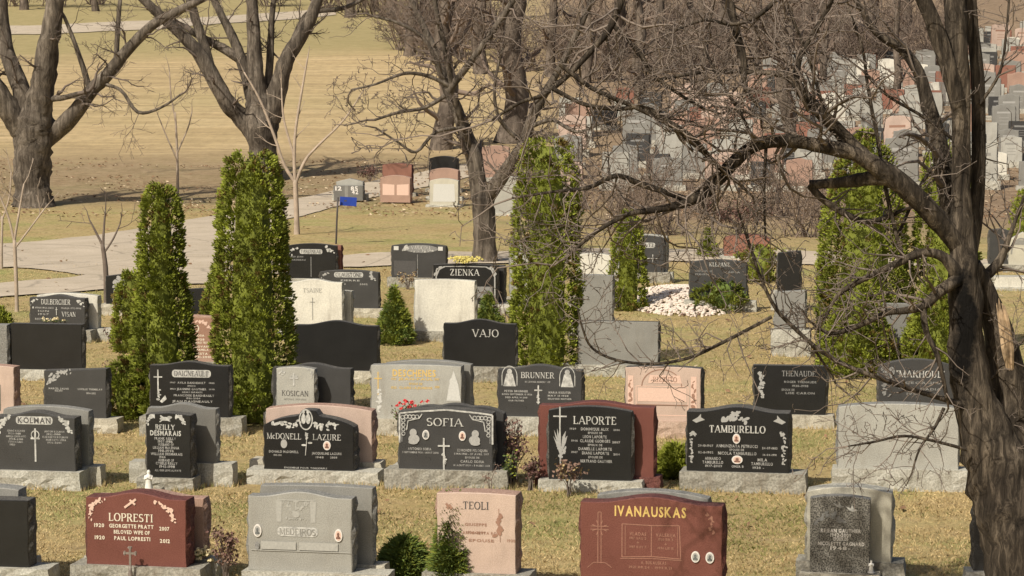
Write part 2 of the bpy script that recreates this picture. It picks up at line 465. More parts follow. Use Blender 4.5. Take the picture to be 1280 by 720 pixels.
GROUP = 'headstones standing on the lawn'
DEFROT = -9.0
_seed = [0]
def stone(label, x0, x1, ysh, ybot, yg=None, mat='black', kind='serp', peak=5, rot=DEFROT, T=.2, base=None, bmat='base',
          D=None, hb=None, rough=True, splay=0, face=None, name='gravestone', ledge=.07, bdepth=None, cat='gravestone', group=GROUP, plain_rough=None):
    """x0..x1: front face edges in the photo, ysh: shoulder, ybot: foot of the slab, yg: where its base meets the grass"""
    _seed[0] += 1; sd = _seed[0]
    xc = (x0 + x1) / 2
    rz = R(rot)
    if D is None:
        p = ground(xc, yg); D = p.y + ledge
    foot = at(xc, ybot, D); g = gz(foot.x, foot.y)
    sc = pxm(D)
    if hb is None: hb = foot.z - g
    hb = max(.03, hb)
    view = math.atan2(foot.x, D)
    W = (x1 - x0) / sc / math.cos(rz); H = (g + hb - foot.z) + (ybot - ysh) / sc; pk = peak / sc
    root = empty(name, (foot.x, D, g), rz, label, cat, group)
    sl = slab_mesh(W, H, T, kind, pk, rough, sd, splay / sc).build('slab', [M[mat], M[plain_rough or ROUGH.get(mat, mat)]], root)
    sl.location = (0, 0, hb)
    lean = random.Random(sd).gauss(0, .004); sl.rotation_euler = (lean, random.Random(sd + 99).gauss(0, .0025), 0)
    if base:
        bw = (base[1] - base[0]) / sc / math.cos(rz); off = ((base[0] + base[1]) / 2 - xc) / sc / math.cos(rz)
    else: bw = W + .22; off = 0
    bd = bdepth or (T + ledge + .05)
    if hb > .04:
        b = base_mesh(bw, bd, hb, -ledge, sd + 7).build('base', M[bmat if bmat != 'base' else ('base', 'base_dull', 'base_warm', 'base')[sd * 7 % 4]], root); b.location = (off, 0, 0)
    if face:
        fc = Face(xc, g and ybot or ybot, sc * math.cos(rz), 0.0)
        fc.root = root; face(fc)
        for mt, mb in fc.orn.items(): mb.build('carved_pattern', M[mt], sl)
        for mt, mb in fc.txt.items(): mb.build('lettering', M[mt], sl)
        for (cx, cy, rx, ry, br) in fc.port:
            X, Z = fc.P(cx, cy); a, c = rx / fc.s, ry / fc.s
            m = MB(); n = 20
            ring = lambda k, y: [(X + a * k * math.cos(2 * math.pi * i / n), y, Z + c * k * math.sin(2 * math.pi * i / n)) for i in range(n)]
            r0, r1, r2 = ring(1, -.001), ring(.96, -.012), ring(.0, -.014)
            m.add(r0 + r1, [(i, (i + 1) % n, n + (i + 1) % n, n + i) for i in range(n)], 0, True)
            m.add(r1, [tuple(range(n))])
            # the print: a head and shoulders on a paler ground
            f1 = [(X + a * .70 * math.cos(2 * math.pi * i / n), -.0135, Z + c * .76 * math.sin(2 * math.pi * i / n)) for i in range(n)]
            m.add(f1, [tuple(range(n))], 2)
            f2 = [(X + a * .30 * math.cos(2 * math.pi * i / 12), -.0145, Z + c * .18 + c * .30 * math.sin(2 * math.pi * i / 12)) for i in range(12)]
            m.add(f2, [tuple(range(12))], 1)
            f3 = [(X + a * .56 * math.cos(math.pi * i / 10), -.0142, Z - c * .52 + c * .48 * math.sin(math.pi * i / 10)) for i in range(11)]
            m.add(f3, [tuple(range(11))], 1)
            m.build('portrait', [M['porcelain'], M['photo_brown' if br else 'photo_grey'], M['rosecut_lt' if br else 'frost_soft']], sl)
    root['_D'] = D; root['_T'] = T
    return root

def behind(fr, label, x0, x1, ysh, gap=.10, **k):
    """a second stone that stands back to back with fr, seen from its plain side"""
    D = fr['_D'] + fr['_T'] + gap
    hb = k.pop('hb', .2); xc = (x0 + x1) / 2
    p = at(xc, 400, D); z = gz(p.x, D) + hb
    # pixel row of the slab's foot
    v = Vector((p.x, D, z - CAMH)); b = (v.z * cp + v.y * sp) / (v.y * cp - v.z * sp)
    ybot = 360 - b * F
    k.setdefault('ledge', .03)
    return stone(label, x0, x1, ysh, ybot, None, D=D, hb=hb, **k)
# ================================================================== the headstones, front row first
# ---- row 1
def f(fc): pass
a = stone('black headstone cut by the left edge of the frame in the front row', -62, 39, 622, 708, 738, 'black', 'flat', 0, base=(-80, 66))
behind(a, 'grey stone seen from its plain back behind the black stone at the lower left corner', -55, 27, 609, mat='midgrey', kind='arc', peak=3)

def f(fc):
    fc.serif('LOPRESTI', 164, 646.5, 58, 10, 'ivory', 1.1)
    fc.lines([('1920', 122.5, 657.5, 13), ('GEORGETTE PRATT', 164.5, 657.5, 58), ('2007', 207.5, 659, 13), ('BELOVED WIFE OF', 165, 665, 47),
              ('1920', 123, 673, 13), ('PAUL LOPRESTI', 165.5, 673, 47), ('2012', 208, 674.5, 13)], 4.6, 'ivory')
    fc.leaves([(111, 650), (111, 636), (117, 630), (129, 624)], 26, 2.6, 'rosecut_lt', 1)
    fc.leaves([(219, 652), (217, 638), (208, 631), (197, 625)], 26, 2.6, 'rosecut_lt', 2)
    fc.line([(156, 634), (171, 623)], 2.8, 'rosecut_lt'); fc.line([(163, 624), (170, 630)], 2.6, 'rosecut_lt')
lo = stone('red brown headstone with pale corner flowers and a small bronze cross at its foot', 105, 236, 621, 707, 736, 'red', 'serp', 8, rot=-11, T=.23, base=(87, 256), face=f)
behind(lo, 'pinkish tan stone standing behind the red brown headstone with corner flowers', 118, 258, 619, mat='rose', kind='serp', peak=7, T=.16, gap=.07, plain_rough='rough_pink')

def f(fc):
    fc.poly([(344, 620), (400, 620), (401, 652), (343, 652)], 'frost_soft') if 0 else None
    for sx in (348, 392):
        fc.poly([(sx - 4, 625), (sx + 4, 625), (sx + 3, 652), (sx - 3, 652)], 'carve_grey')
    fc.leaves([(354, 624), (362, 632), (370, 640), (378, 632), (388, 624)], 26, 2.2, 'carve_grey', 4, 2.2)
    fc.ell(370, 642, 5, 4, 'carve_grey'); fc.cross(370, 629, 7, 15, 1.8, 'carve_grey'); fc.line([(346, 624), (394, 624)], 1.6, 'carve_grey')
    fc.leaves([(358, 648), (382, 648)], 10, 1.8, 'carve_grey', 5)
    fc.plate(372, 664, 52, 12, 'frost'); fc.serif('MEDEIROS', 372, 664, 46, 8, 'greycut', 1.25)
    fc.poly([(325, 677), (370, 677), (370, 687), (325, 687)], 'carve_grey'); fc.poly([(374, 677), (424, 677), (424, 687), (374, 687)], 'carve_grey')
    fc.line([(312, 688.5), (440, 688.5)], 1.0, 'carve_grey')
    fc.dep += .0012
    fc.lines([('JOSE MEDEIROS', 347, 682, 36), ('MARIA MEDEIROS', 399, 682, 40)], 3.4, 'greycut')
    fc.portrait(320.5, 664, 5.4, 8.2, False); fc.portrait(424.5, 667, 5.4, 8.2)
    fc.ell(320, 683, 3, 5, 'frost_dim', 8)
me = stone('light grey headstone with carved eagle panel and two oval portraits in the front row', 308, 442, 619, 714, 742, 'softgrey', 'serp', 7, rot=-9, T=.17, base=(302, 490), face=f)
behind(me, 'plain grey slab standing close behind the light grey headstone with eagle panel', 324, 468, 606, mat='midgrey', kind='arc', peak=2, T=.14, gap=.12)

def f(fc):
    fc.serif('TEOLI', 595, 631, 33, 9.5, 'darkcut', .95)
    fc.leaves([(628, 640), (622, 650), (627, 660), (622, 668)], 14, 4.5, 'rosecut', 7, 3); fc.line([(624, 634), (626, 676)], .7, 'rosecut')
    fc.leaves([(557, 628), (566, 636)], 7, 2.8, 'rosecut', 8)
    fc.lines([('GIUSEPPE', 595, 655, 28), ('1926-2009', 595, 665, 24, 3), ('ANTONIETTA ROSSI', 603, 665.5, 50), ('1930', 640, 674, 10), ('EPOUSE', 602, 675, 32)], 3.4, 'rosecut')
stone('pale pink headstone with a young conifer growing in front of its left side', 545, 646, 615, 716, 744, 'pink', 'arc', 2, rot=-11, T=.24, base=(528, 664), face=f)

def f(fc):
    fc.sans('IVANAUSKAS', 812.5, 638.5, 90, 12.5, 'gold')
    L = [(777, 655), (814, 656), (849, 655), (851, 697), (814, 695), (777, 697), (777, 655)]
    fc.line(L, 1.2, 'tanline'); fc.line([(814, 656), (814, 695)], 1.1, 'tanline'); fc.line([(781, 657), (781, 694)], .8, 'tanline'); fc.line([(847, 657), (847, 694)], .8, 'tanline')
    fc.line([(775, 699), (814, 697.5), (853, 699)], 1.0, 'tanline')
    fc.lines([('VLADAS', 797, 667, 21), ('1917 SAU 2', 797, 672.5, 21, 3), ('+', 797, 678, 3), ('1987 KOV 7', 797, 683.5, 21, 3),
              ('VALERIJA', 832, 667.5, 25), ('1920 BIR 8', 832, 673, 19, 3), ('+', 832, 679, 3), ('1996 LIE 15', 832, 684, 20, 3),
              ('A. BUKAUSKAS', 817, 703, 32, 4), ('1921.08.24 - 1993.11.21', 813, 709, 54, 3)], 4.2, 'tanline')
    fc.line([(746.5, 641), (746.5, 706)], 1.1, 'tanline'); fc.line([(750.5, 641), (750.5, 706)], 1.1, 'tanline'); fc.line([(746.5, 641), (750.5, 641)], 1.0, 'tanline')
    fc.line([(737, 659), (760, 659)], 1.0, 'tanline'); fc.line([(737, 663), (760, 663)], 1.0, 'tanline')
    for q in range(8): fc.line([(748.5 + 4 * math.cos(q * .785 + .4), 661 + 4 * math.sin(q * .785 + .4)), (748.5 + 10 * math.cos(q * .785 + .4), 661 + 10 * math.sin(q * .785 + .4))], 1.1, 'tanline')
    fc.line([(733, 712), (741, 705), (756, 705), (764, 711)], .9, 'tanline')
    fc.leaves([(886, 638), (890, 648), (886, 655), (893, 664)], 16, 2.5, 'tanline', 9, 3)
    fc.portrait(869.5, 693.5, 5.6, 7.2, False); fc.portrait(887.5, 694, 5.6, 7.2, False)
iv = stone('wide red brown headstone with gilt capitals, an open book and a tall cross', 724, 903, 627, 734, 764, 'red', 'serp', 9, rot=-11, T=.2, base=(700, 935), face=f)
behind(iv, 'grey stone whose curved top shows behind the wide red headstone with gilt capitals', 745, 885, 618.5, mat='midgrey', kind='arc', peak=8, T=.15, gap=.25, rot=-11)

def f(fc):
    for x, y, s in ((1047, 630, 1), (1063, 634, 1.1)):
        fc.poly([(x - 7 * s, y - 3 * s), (x, y), (x + 1, y - 5 * s), (x + 3 * s, y), (x + 8 * s, y + 2 * s), (x + 2 * s, y + 3.4 * s), (x - 2 * s, y + 2 * s)], 'frost')
    fc.leaves([(1018, 652), (1030, 643), (1045, 645), (1052, 651)], 16, 3.4, 'frost_dim', 3, 3)
    fc.lines([('REJEAN GAUTHIER', 1050.5, 662.5, 50), ('1942-2009', 1050.5, 668, 26), ('EPOUX DE', 1050.5, 673, 18), ('NICOLETTE GAGNARD', 1051, 679, 58), ('1948-', 1050, 684.5, 25)], 4.4, 'porcelain')
gu = stone('narrow dark speckled headstone with two flying birds, set before a larger pale stone', 1012, 1087, 621, 716, 734, 'speckle', 'arc', 4, rot=-9, T=.12, base=(1000, 1100), face=f, rough=False)
behind(gu, 'large pale granite stone rising behind the dark speckled headstone with birds', 1008, 1114, 613, mat='cream', kind='arc', peak=7, T=.24, gap=.05, hb=.18, base=(995, 1130))
stone('dark headstone mostly hidden by the trunk of the old foreground tree', 1216, 1330, 632, 714, 738, 'charcoal', 'arc', 6, rot=-4, T=.14, base=(1206, 1340))

# ---- row 2
def f(fc):
    fc.plate(44, 525, 48, 10, 'frost'); fc.sans('KOLMAN', 44, 525, 43, 7, 'darkcut')
    fc.leaves([(-3, 540), (2, 528), (12, 521)], 20, 2.8, 'frost', 1); fc.leaves([(90, 541), (86, 528), (75, 520)], 22, 2.8, 'frost', 2)
    fc.ring(45, 543, 5, 5, 1.2); fc.cross(45, 556, 12, 42, 2.2, arm=.3)
    fc.lines([('IGNAC KOLMAN', 20, 538.5, 23), ('1926-1988', 18, 542, 16), ('MARIJA ZADRAVEC', 20, 545.5, 26), ('1933-2010', 20, 549, 18), ('STEFAN KOLMAN', 19, 552.5, 19), ('1950', 15, 556, 7),
              ('ANTON KOLMAN', 70, 538.5, 26), ('1932-1999', 69, 542, 18), ('ELIZABETH KOLMAN', 71, 545.5, 33), ('HORVATH VERA', 72, 549, 26), ('1936-2003', 70, 552.5, 18)], 2.3, 'frost')
ko = stone('charcoal headstone with carved corner leaves and a Celtic cross at the left of its row', -8, 97, 520, 588, 612, 'charcoal', 'serp', 7, rot=-10, T=.2, base=(-25, 104), face=f)
behind(ko, 'plain grey slab behind the charcoal headstone with the Celtic cross', 3, 114, 511, mat='midgrey', kind='arc', peak=5, T=.14, gap=.08, base=(-10, 128))

def f(fc):
    fc.leaves([(184, 530), (186, 522), (194, 519)], 14, 2.6, 'frost', 1, 1.2); fc.leaves([(231, 530), (229, 522), (220, 519)], 14, 2.6, 'frost', 2, 1.2)
    fc.ell(207, 523, 7, 2.4); fc.line([(200, 527), (206, 523), (214, 526)], 1.4); fc.line([(201, 519), (207, 523)], 1.8); fc.ell(213, 521, 3.2, 1.8)
    fc.serif('REILLY', 207, 533.5, 25, 6.6, 'frost', 1.3); fc.sans('DESMARAIS', 207.5, 541, 40, 6.2, 'frost')
    fc.lines([('FRANK REILLY', 207, 547.8, 28), ('1907-1986', 207, 551.6, 19), ('HUSBAND OF', 208, 555.4, 20), ('LILLIAN McKENNA', 208, 559.4, 34), ('1911-1996', 208, 563.3, 20), ('WILLIAM DESMARAIS', 208.5, 567.3, 41),
              ('1944', 203, 571.2, 8), ('HUSBAND OF', 208, 575.2, 20), ('CYBELE REILLY', 208.5, 579.1, 28), ('1945-1998', 209, 583.1, 20), ('ALL OUR LOVE ALWAYS', 210, 588, 34, 2.4)], 3.1, 'frost')
re = stone('narrow black headstone crowded with white lines, a small white statue at its foot', 182, 240, 517, 597, 613, 'black', 'gable', 2.5, rot=-10, T=.2, base=(172, 244), face=f)
behind(re, 'plain grey slab taller than the narrow black headstone in front of it', 184, 272, 509, mat='grey', kind='serp', peak=6, T=.14, gap=.12, base=(160, 293), hb=.24)

def f(fc):
    fc.ring(382.5, 524, 8.2, 12.5, 1.6); fc.ell(379.5, 523, 3.0, 6.5); fc.ell(385.5, 523, 3.0, 6.5); fc.ell(379.5, 514.5, 1.8, 2.2); fc.ell(385, 514.5, 1.8, 2.2)
    fc.leaves([(341, 531), (352, 529), (364, 533), (372, 527)], 28, 2.7, 'frost', 5, 2.4); fc.leaves([(423, 532), (412, 529), (402, 534), (392, 527)], 28, 2.7, 'frost', 6, 2.4)
    fc.serif('McDONELL', 354.5, 545.5, 44, 7.5, 'frost', .9); fc.serif('LAZURE', 409.5, 545.5, 36, 7.5, 'frost', .9)
    fc.leaves([(383, 540), (384, 547)], 9, 2.4, 'frost_soft', 7, 1.4); fc.line([(384, 546), (382, 569)], .9); fc.ell(388, 553, 3, 1.3); fc.ell(380, 556, 3, 1.3)
    fc.ell(354.5, 555, 4.2, 5.6, 'frost_soft'); fc.portrait(409.5, 556, 5, 6)
    fc.lines([('DONALD McDONELL', 354, 565, 38), ('1942-2014', 346, 569.5, 10, 2.2), ('JACQUELINE LAZURE', 409, 566, 38), ('1948', 400, 571, 10, 2.4), ('2009', 418, 571, 9, 2.4), ('ENSEMBLE POUR TOUJOURS', 382, 585, 55, 2)], 2.9, 'frost')
md = stone('black headstone with sloping shoulders and a carved bell oval rising at its crown', 328, 444, 532, 587.5, 607, 'black', 'wing', 21, rot=-9, T=.2, base=(308, 476), face=f, splay=0)
behind(md, 'plain salmon pink stone standing behind the black headstone with the bell oval', 331, 467, 511, mat='pink', kind='arc', peak=6, T=.2, gap=.12, base=(310, 478), bmat='base')

def f(fc):
    for s in (1, -1):
        X = lambda d: 557.5 + s * d
        fc.line([(X(59), 554), (X(59), 517), (X(40), 514.6), (X(0), 511.5)], 2.2, 'frost')
        fc.line([(X(56), 553), (X(56), 528)], 1.0, 'frost_dim')
        for k in range(5): fc.ring(X(55 - k * 4.6), 521 + (0 if k else 1), 2.4, 2.4, 1.1, 'frost', 9)
        for k in range(4): fc.ring(X(54), 526 + k * 5.5, 2.2, 2.2, 1.1, 'frost', 9)
        fc.line([(X(30), 517), (X(34), 523), (X(48), 526), (X(50), 538)], 1.2, 'frost')
    fc.serif('SOFIA', 556, 527, 46, 10, 'frost', .95)
    for s, x in ((1, 516), (-1, 595)):
        fc.ell(x, 541, 4.6, 5, 'frost_soft'); fc.ell(x + s * 1, 549, 7.2, 6, 'frost_soft'); fc.ell(x, 553, 6.2, 2.8, 'frost_soft')
    fc.portrait(532, 543.5, 4.6, 6.2, False); fc.portrait(578.5, 544, 4.6, 6.2)
    fc.cross(555, 567, 15, 40, 2.2, arm=.25); fc.leaves([(553, 566), (556, 572), (556, 580)], 9, 2.1, 'frost', 3, 1)
    fc.lines([('ANTONIO SOFIA', 524, 561.5, 30), ('5 SEPTEMBRE 1928 - AOUT 2005', 525, 566, 46, 2.3), ('EDMONDE PELOQUIN', 591, 562, 38), ('5 MAI 1933 - 27 AVRIL 2017', 590, 566.5, 44, 2.3), ('EPOUSE DE', 591, 571, 18, 2.3), ('CARLO SOFIA', 591, 576, 30), ('31 AOUT 1939 - 3 MARS 2013', 590, 581, 46, 2.3)], 3.1, 'frost')
so = stone('charcoal headstone with fret bordered corners, twin angels and a central cross', 497, 617, 514, 587, 612, 'charcoal', 'arc', 5, rot=-9, T=.18, base=(480, 636), face=f)
behind(so, 'dark grey stone with a scalloped top behind the charcoal fret bordered headstone', 507, 631, 514, mat='charcoal', kind='bumps', peak=11, T=.12, gap=.10, base=(490, 640))

def f(fc):
    fc.cross(699.5, 537, 17, 58, 1.8, arm=.21)
    for dx, dy, b in ((-8, -27, -3), (7, -25, 3), (-4, -30, 0), (9, -14, 4), (-9, -13, -4)):
        fc.poly([(700, 570), (700 + dx * .6 - 1.6, 556 + dy * .4), (700 + dx, 552 + dy * .55), (700 + dx * .6 + 1.6, 558 + dy * .35)], 'frost_soft')
    fc.line([(700, 584), (700, 545)], 1.6, 'frost_soft'); fc.leaves([(695, 556), (706, 562), (700, 570)], 8, 3, 'frost_soft', 4, 1.4)
    fc.serif('LAPORTE', 743.5, 524.5, 54, 10, 'frost', 1.0)
    fc.lines([('1929', 716, 535.5, 8, 2.2), ('DOMINIQUE ALIX', 743.5, 535.5, 35), ('2006', 771, 536, 8, 2.2), ('EPOUSE DE', 744, 540.3, 18, 2.6), ('LEON LAPORTE', 743.5, 545.2, 30), ('1946', 718, 550.5, 8, 2.4), ('CLAUDE GEORGES', 744, 550.5, 38), ('2007', 770.5, 551.5, 10, 2.6), ('EPOUX DE', 744, 555.6, 18, 2.6),
              ('DANIELLE LAPORTE', 744, 560.5, 42), ('1947', 718, 565, 8, 2.4), ('DIANE LAPORTE', 744.5, 565.8, 34), ('2014', 771, 566.8, 8, 2.4), ('EPOUSE DE', 744.5, 571, 18, 2.6), ('BERTRAND GAUTHIER', 745.5, 576, 40)], 3.5, 'frost')
la = stone('black headstone with a cross and lily, fixed before a wider red stone', 685, 790, 512, 600, 616, 'black', 'arc', 6, rot=-9, T=.12, base=(673, 804), face=f)
behind(la, 'wide red stone whose shoulders show round the black headstone with the lily', 673, 818, 506, mat='red', kind='serp', peak=6, T=.18, gap=.03, hb=.15, base=(668, 826), bmat='rough_red')

def f(fc):
    for x, s in ((873, 1), (974, -1)):
        fc.poly([(x - 8 * s, 526), (x - 1 * s, 522), (x + 3 * s, 517.5), (x + 3 * s, 522), (x + 8 * s, 525), (x + 2 * s, 527), (x - 3 * s, 529)], 'frost_soft')
    fc.leaves([(905, 526), (912, 522), (920, 521), (932, 526)], 26, 3.6, 'frost_soft', 5, 2.6); fc.leaves([(914, 517), (924, 516)], 8, 3, 'frost_soft', 6)
    for x, s in ((864, 1), (980, -1)):
        fc.leaves([(x + 5 * s, 540), (x, 543), (x, 560), (x + s, 580)], 26, 2.3, 'frost_soft', 7 + s, 1.6)
    fc.serif('TAMBURELLO', 921.5, 536, 70, 9, 'frost', 1.25)
    fc.portrait(920.5, 548, 5, 6.4); fc.portrait(921.5, 574.5, 7, 5.4)
    fc.lines([('29-10-1907', 882, 557.5, 19, 2.7), ('ANNUNZIATA PETRUCCI', 921, 557.3, 52), ('24-07-1983', 962, 559, 19, 2.7), ('EPOUSE DE', 921, 562, 18, 2.7), ('02-11-1902', 882, 566, 19, 2.7), ('NICOLA TAMBURELLO', 921.5, 566.5, 48), ('14-04-1991', 962, 567.5, 17, 2.4),
              ('ARMANDO', 891, 573.5, 20), ('TAMBURELLO', 891, 578.4, 26), ('1937-2009', 892, 583, 21, 2.8), ('OMER B', 922, 583, 15, 2.8), ('MILA', 953, 574, 12), ('TAMBURELLO', 952.5, 579, 27), ('1938 -', 948, 584, 14, 2.8)], 3.6, 'frost')
stone('black headstone with carved doves and two oval portraits, left of the big blank grey stone', 858, 986, 514, 590, 616, 'black', 'serp', 7, rot=-10, T=.26, base=(850, 1007), face=f)
stone('big blank pale grey stone showing its back, left of the old tree trunk', 1047, 1198, 508, 586, 614, 'light', 'arc', 5, rot=-6, T=.2, base=(1040, 1212))

# ---- row 3
def f(fc): fc.poly([(-3, 482), (2, 480), (2, 513), (-3, 513)], 'darkcut')
stone('pale pink headstone cut by the left edge, in front of a black blank stone', -60, 20, 457, 516, 540, 'pink', 'arc', 2, rot=-11, T=.2, face=f)
def f(fc):
    fc.leaves([(58, 478), (66, 472), (76, 466), (88, 463)], 34, 2.3, 'frost_soft', 3, 3.2); fc.lines([('MARCEL SAUVE', 73, 486, 26), ('1931-1999', 73, 488.8, 10), ('LUCILLE TREMBLAY', 114, 486, 32), ('1934-2012', 115, 491, 12)], 2.2, 'frost_soft')
stone('plain charcoal headstone with a fern spray in its upper left corner', 54, 135, 463, 522, 541, 'charcoal', 'leftslant', 4, rot=-10, T=.16, base=(48, 150), face=f)
def f(fc):
    fc.plate(240, 466.5, 50, 9.5, 'frost'); fc.serif('DAIGNEAULT', 240, 466.5, 44, 6.5, 'darkcut', 1.1)
    fc.cross(197, 479, 11, 34, 1.7, arm=.27); fc.leaves([(198, 487), (197, 500)], 7, 2.2, 'frost', 2, 1.2); fc.poly([(199, 502), (206, 494), (208, 499), (202, 504)], 'frost')
    fc.lines([('1907', 216, 478, 7, 1.8), ('AVILA DAIGNEAULT', 240, 478, 36), ('1985', 266, 478, 7, 1.8), ('EPOUX DE', 240, 482, 10, 1.9), ('1913', 216, 486, 7, 1.8), ('JEANNINE GAUTHIER', 240, 486, 38), ('1990', 266, 486, 7, 1.8), ('LEURS ENFANTS', 241, 490, 26, 1.9), ('FRANCOISE DAIGNEAULT', 243, 494, 52), ('1936-2004', 242, 497.6, 18, 2), ('JEAN DAIGNEAULT', 241, 501.5, 52)], 2.5, 'frost')
stone('black headstone with a rounded name plate and a thin cross, between two cedars', 186, 288, 456, 521, 546, 'black', 'serp', 5, rot=-8, T=.16, base=(174, 305), face=f)
def f(fc):
    fc.serif('KOSICAN', 369, 491.5, 34, 6.5, 'darkcut', .9); fc.cross(367.5, 474, 11, 16, 2, 'frost', arm=.4); fc.line([(363, 470), (372, 470)], 1.4, 'frost')
    fc.leaves([(350, 470), (350, 465), (355, 463)], 8, 1.8, 'frost', 2); fc.leaves([(390, 470), (390, 465), (384, 463)], 8, 1.8, 'frost', 3)
    fc.lines([('MICHAL 1919-1989', 369, 499, 28)], 2.2, 'greycut')
kc = stone('small pale grey headstone with a double barred cross and dark lettering', 345, 394, 460, 517, 541, 'light', 'arc', 2.5, rot=-10, T=.14, base=(338, 404), face=f)
behind(kc, 'charcoal slab with a raised crown standing behind the small pale grey headstone', 340, 440, 459, mat='charcoal', kind='serp', peak=6, T=.14, gap=.08)
def f(fc):
    fc.sans('DESCHENES', 518, 466, 55, 8.5, 'gold'); fc.lines([('1921', 492, 473.5, 6), ('JEAN-PAUL', 520, 473.5, 44), ('1997', 547, 473.5, 6), ('EPOUX DE', 520, 479.5, 17), ('1925', 492, 484.5, 7), ('CLAIRE LAJEUNESSE', 520, 484.5, 42), ('2008', 547, 483, 6)], 2.8, 'gold')
    fc.cross(472, 480, 10, 30, 1.4, 'gold', arm=.28); fc.leaves([(472, 488), (474, 500), (472, 514)], 18, 2.4, 'pale_carve', 2, 1.8)
    fc.poly([(568, 462), (562, 482), (559, 500), (577, 500), (574, 480)], 'pale_carve'); fc.leaves([(567, 470), (568, 498)], 16, 3.2, 'pale_carve', 4, 2.5)
de = stone('pale grey headstone with gilt lettering and a carved pine tree on its right', 463, 578, 456, 524, 546, 'light', 'arc', 1.5, rot=-9, T=.18, base=(456, 600), face=f)
behind(de, 'grey slab whose low arched top shows behind the gilt lettered pale headstone', 480, 590, 454, mat='midgrey', kind='arc', peak=5, T=.14, gap=.06)
def f(fc):
    for x in (636.5, 709.5):
        fc.ring(x, 470, 9.5, 12.5, 1.0, 'frost', 14, 0, 180); fc.line([(x - 9.5, 470), (x - 9.5, 482)], 1.0); fc.line([(x + 9.5, 470), (x + 9.5, 482)], 1.0)
        fc.ell(x, 464.5, 3.2, 3.6); fc.poly([(x - 4, 467), (x + 4, 467), (x + 8, 483), (x - 8, 483)], 'frost'); fc.ell(x, 474, 5.5, 5)
    fc.serif('BRUNNER', 672, 468.5, 42, 7.5, 'frost', 1.05); fc.lines([('IN LOVING MEMORY OF', 672, 477, 32, 2.2)])
    fc.cross(673, 493, 10, 24, 1.8, arm=.27); fc.leaves([(672, 493), (673, 503)], 7, 2, 'frost', 2, .8)
    fc.lines([('PETER BRUNNER', 645, 489, 30), ('BORN SEPTEMBER 15 1926', 646, 493, 38, 2), ('DIED APRIL 14 2001', 645, 497, 28, 2), ('OUR FATHER', 645, 501, 20, 2), ('MARIA KREUTER', 700, 490, 28), ('MAY 13 1928', 698, 494, 26, 2), ('BELOVED MOTHER', 700, 498, 30, 2)], 2.6, 'frost_soft')
stone('charcoal headstone with two praying figures in arches either side of its name', 622, 728, 461, 521, 546, 'charcoal', 'serp', 6, rot=-8, T=.15, base=(612, 740), face=f)
def f(fc):
    fc.line([(795, 483), (860, 483), (860, 519), (795, 519), (795, 483)], 1.2, 'rosecut_lt'); fc.poly([(797, 485), (858, 485), (858, 502), (797, 502)], 'rosecut_lt')
    fc.ring(827, 483, 25, 21, 1.2, 'rosecut', 18, 0, 180); fc.poly([(812, 469), (850, 469), (852, 479), (810, 479)], 'rosecut_lt')
    for x in (788, 867): fc.poly([(x - 3.5, 470), (x + 3.5, 470), (x + 4, 520), (x - 4, 520)], 'rosecut_lt'); fc.leaves([(x, 474), (x, 516)], 10, 3, 'rosecut', 4, 1.5)
    fc.dep += .001; fc.serif('RIZZUTO', 831, 474, 30, 6, 'rosecut', .8); fc.line([(795, 506), (860, 506)], .9, 'rosecut')
stone('rose pink stone with carved panel, arch and columns', 781, 876, 459, 526, 548, 'pink', 'arc', 2, rot=-11, T=.2, base=(772, 892), face=f, bmat='base_pink', plain_rough='rough_dark')
def f(fc):
    fc.leaves([(948, 464), (952, 475), (950, 488), (955, 496)], 32, 2.4, 'frost_soft', 3, 2.4); fc.serif('THENAUDE', 998, 466.5, 42, 7, 'frost_dim', 1.1); fc.lines([('ROGER THENAUDE', 1000, 477, 40), ('1930-1998', 1000, 482, 20), ('EPOUX DE', 985, 487, 16), ('LISE CARON', 1000, 491, 36)], 2.6, 'frost_dim')
stone('black headstone with slanted sides and carved flowers down its left edge', 944, 1031, 456, 518, 535, 'black', 'flat', 0, rot=-9, T=.14, base=(932, 1042), face=f, splay=3)
def f(fc):
    fc.serif('"MAKHOUL"', 1150, 467, 60, 8.5, 'frost', 1.05); fc.lines([('GEORGES', 1153, 478, 44), ('1935', 1130, 484, 14), ('NADIA', 1163, 486, 26), ('1940-2013', 1153, 492, 40)], 2.8, 'frost_dim')
    fc.leaves([(1104, 462), (1110, 474), (1104, 488), (1112, 496)], 22, 2.6, 'frost_dim', 5, 3); fc.ell(1114, 464, 4, 6, 'frost_dim')
stone('charcoal headstone with an arched top below the cedars, beside the old tree trunk', 1098, 1192, 457, 512, 536, 'charcoal', 'arc', 9, rot=-6, T=.14, base=(1090, 1206), face=f)

# ---- row 4
bl = stone('black blank back of a square headstone near the left edge', 12, 105, 404, 462, 476, 'black', 'flat', 0, rot=-10, T=.14)
stone('grey stone edge touching the left side of the square black blank stone', -60, 11, 405, 460, 476, 'rough_grey', 'flat', 0, rot=-6, T=.2)
stone('black blank stone with a gently raised crown, right of the tallest cedar', 368, 473, 406, 463, 480, 'black', 'serp', 6, rot=-8, T=.14)
def f(fc): fc.serif('VAJO', 607, 416, 33, 9.5, 'frost', .9)
stone('black headstone bearing only a four letter name, left of a cedar', 554, 645, 404, 458, 478, 'black', 'serp', 5.5, rot=-7, T=.14, base=(545, 660), face=f)
stone('low grey blank stone right of the cedar, with a taller grey stone behind it', 722, 823, 401, 456, 472, 'midgrey', 'flat', 0, rot=-8, T=.14, base=(700, 830), plain_rough='rough_dark')
stone('tall grey blank stone standing behind the low grey blank one by the cedar', 719, 766, 344, 408, 422, 'midgrey', 'arc', 1.5, rot=-8, T=.14)
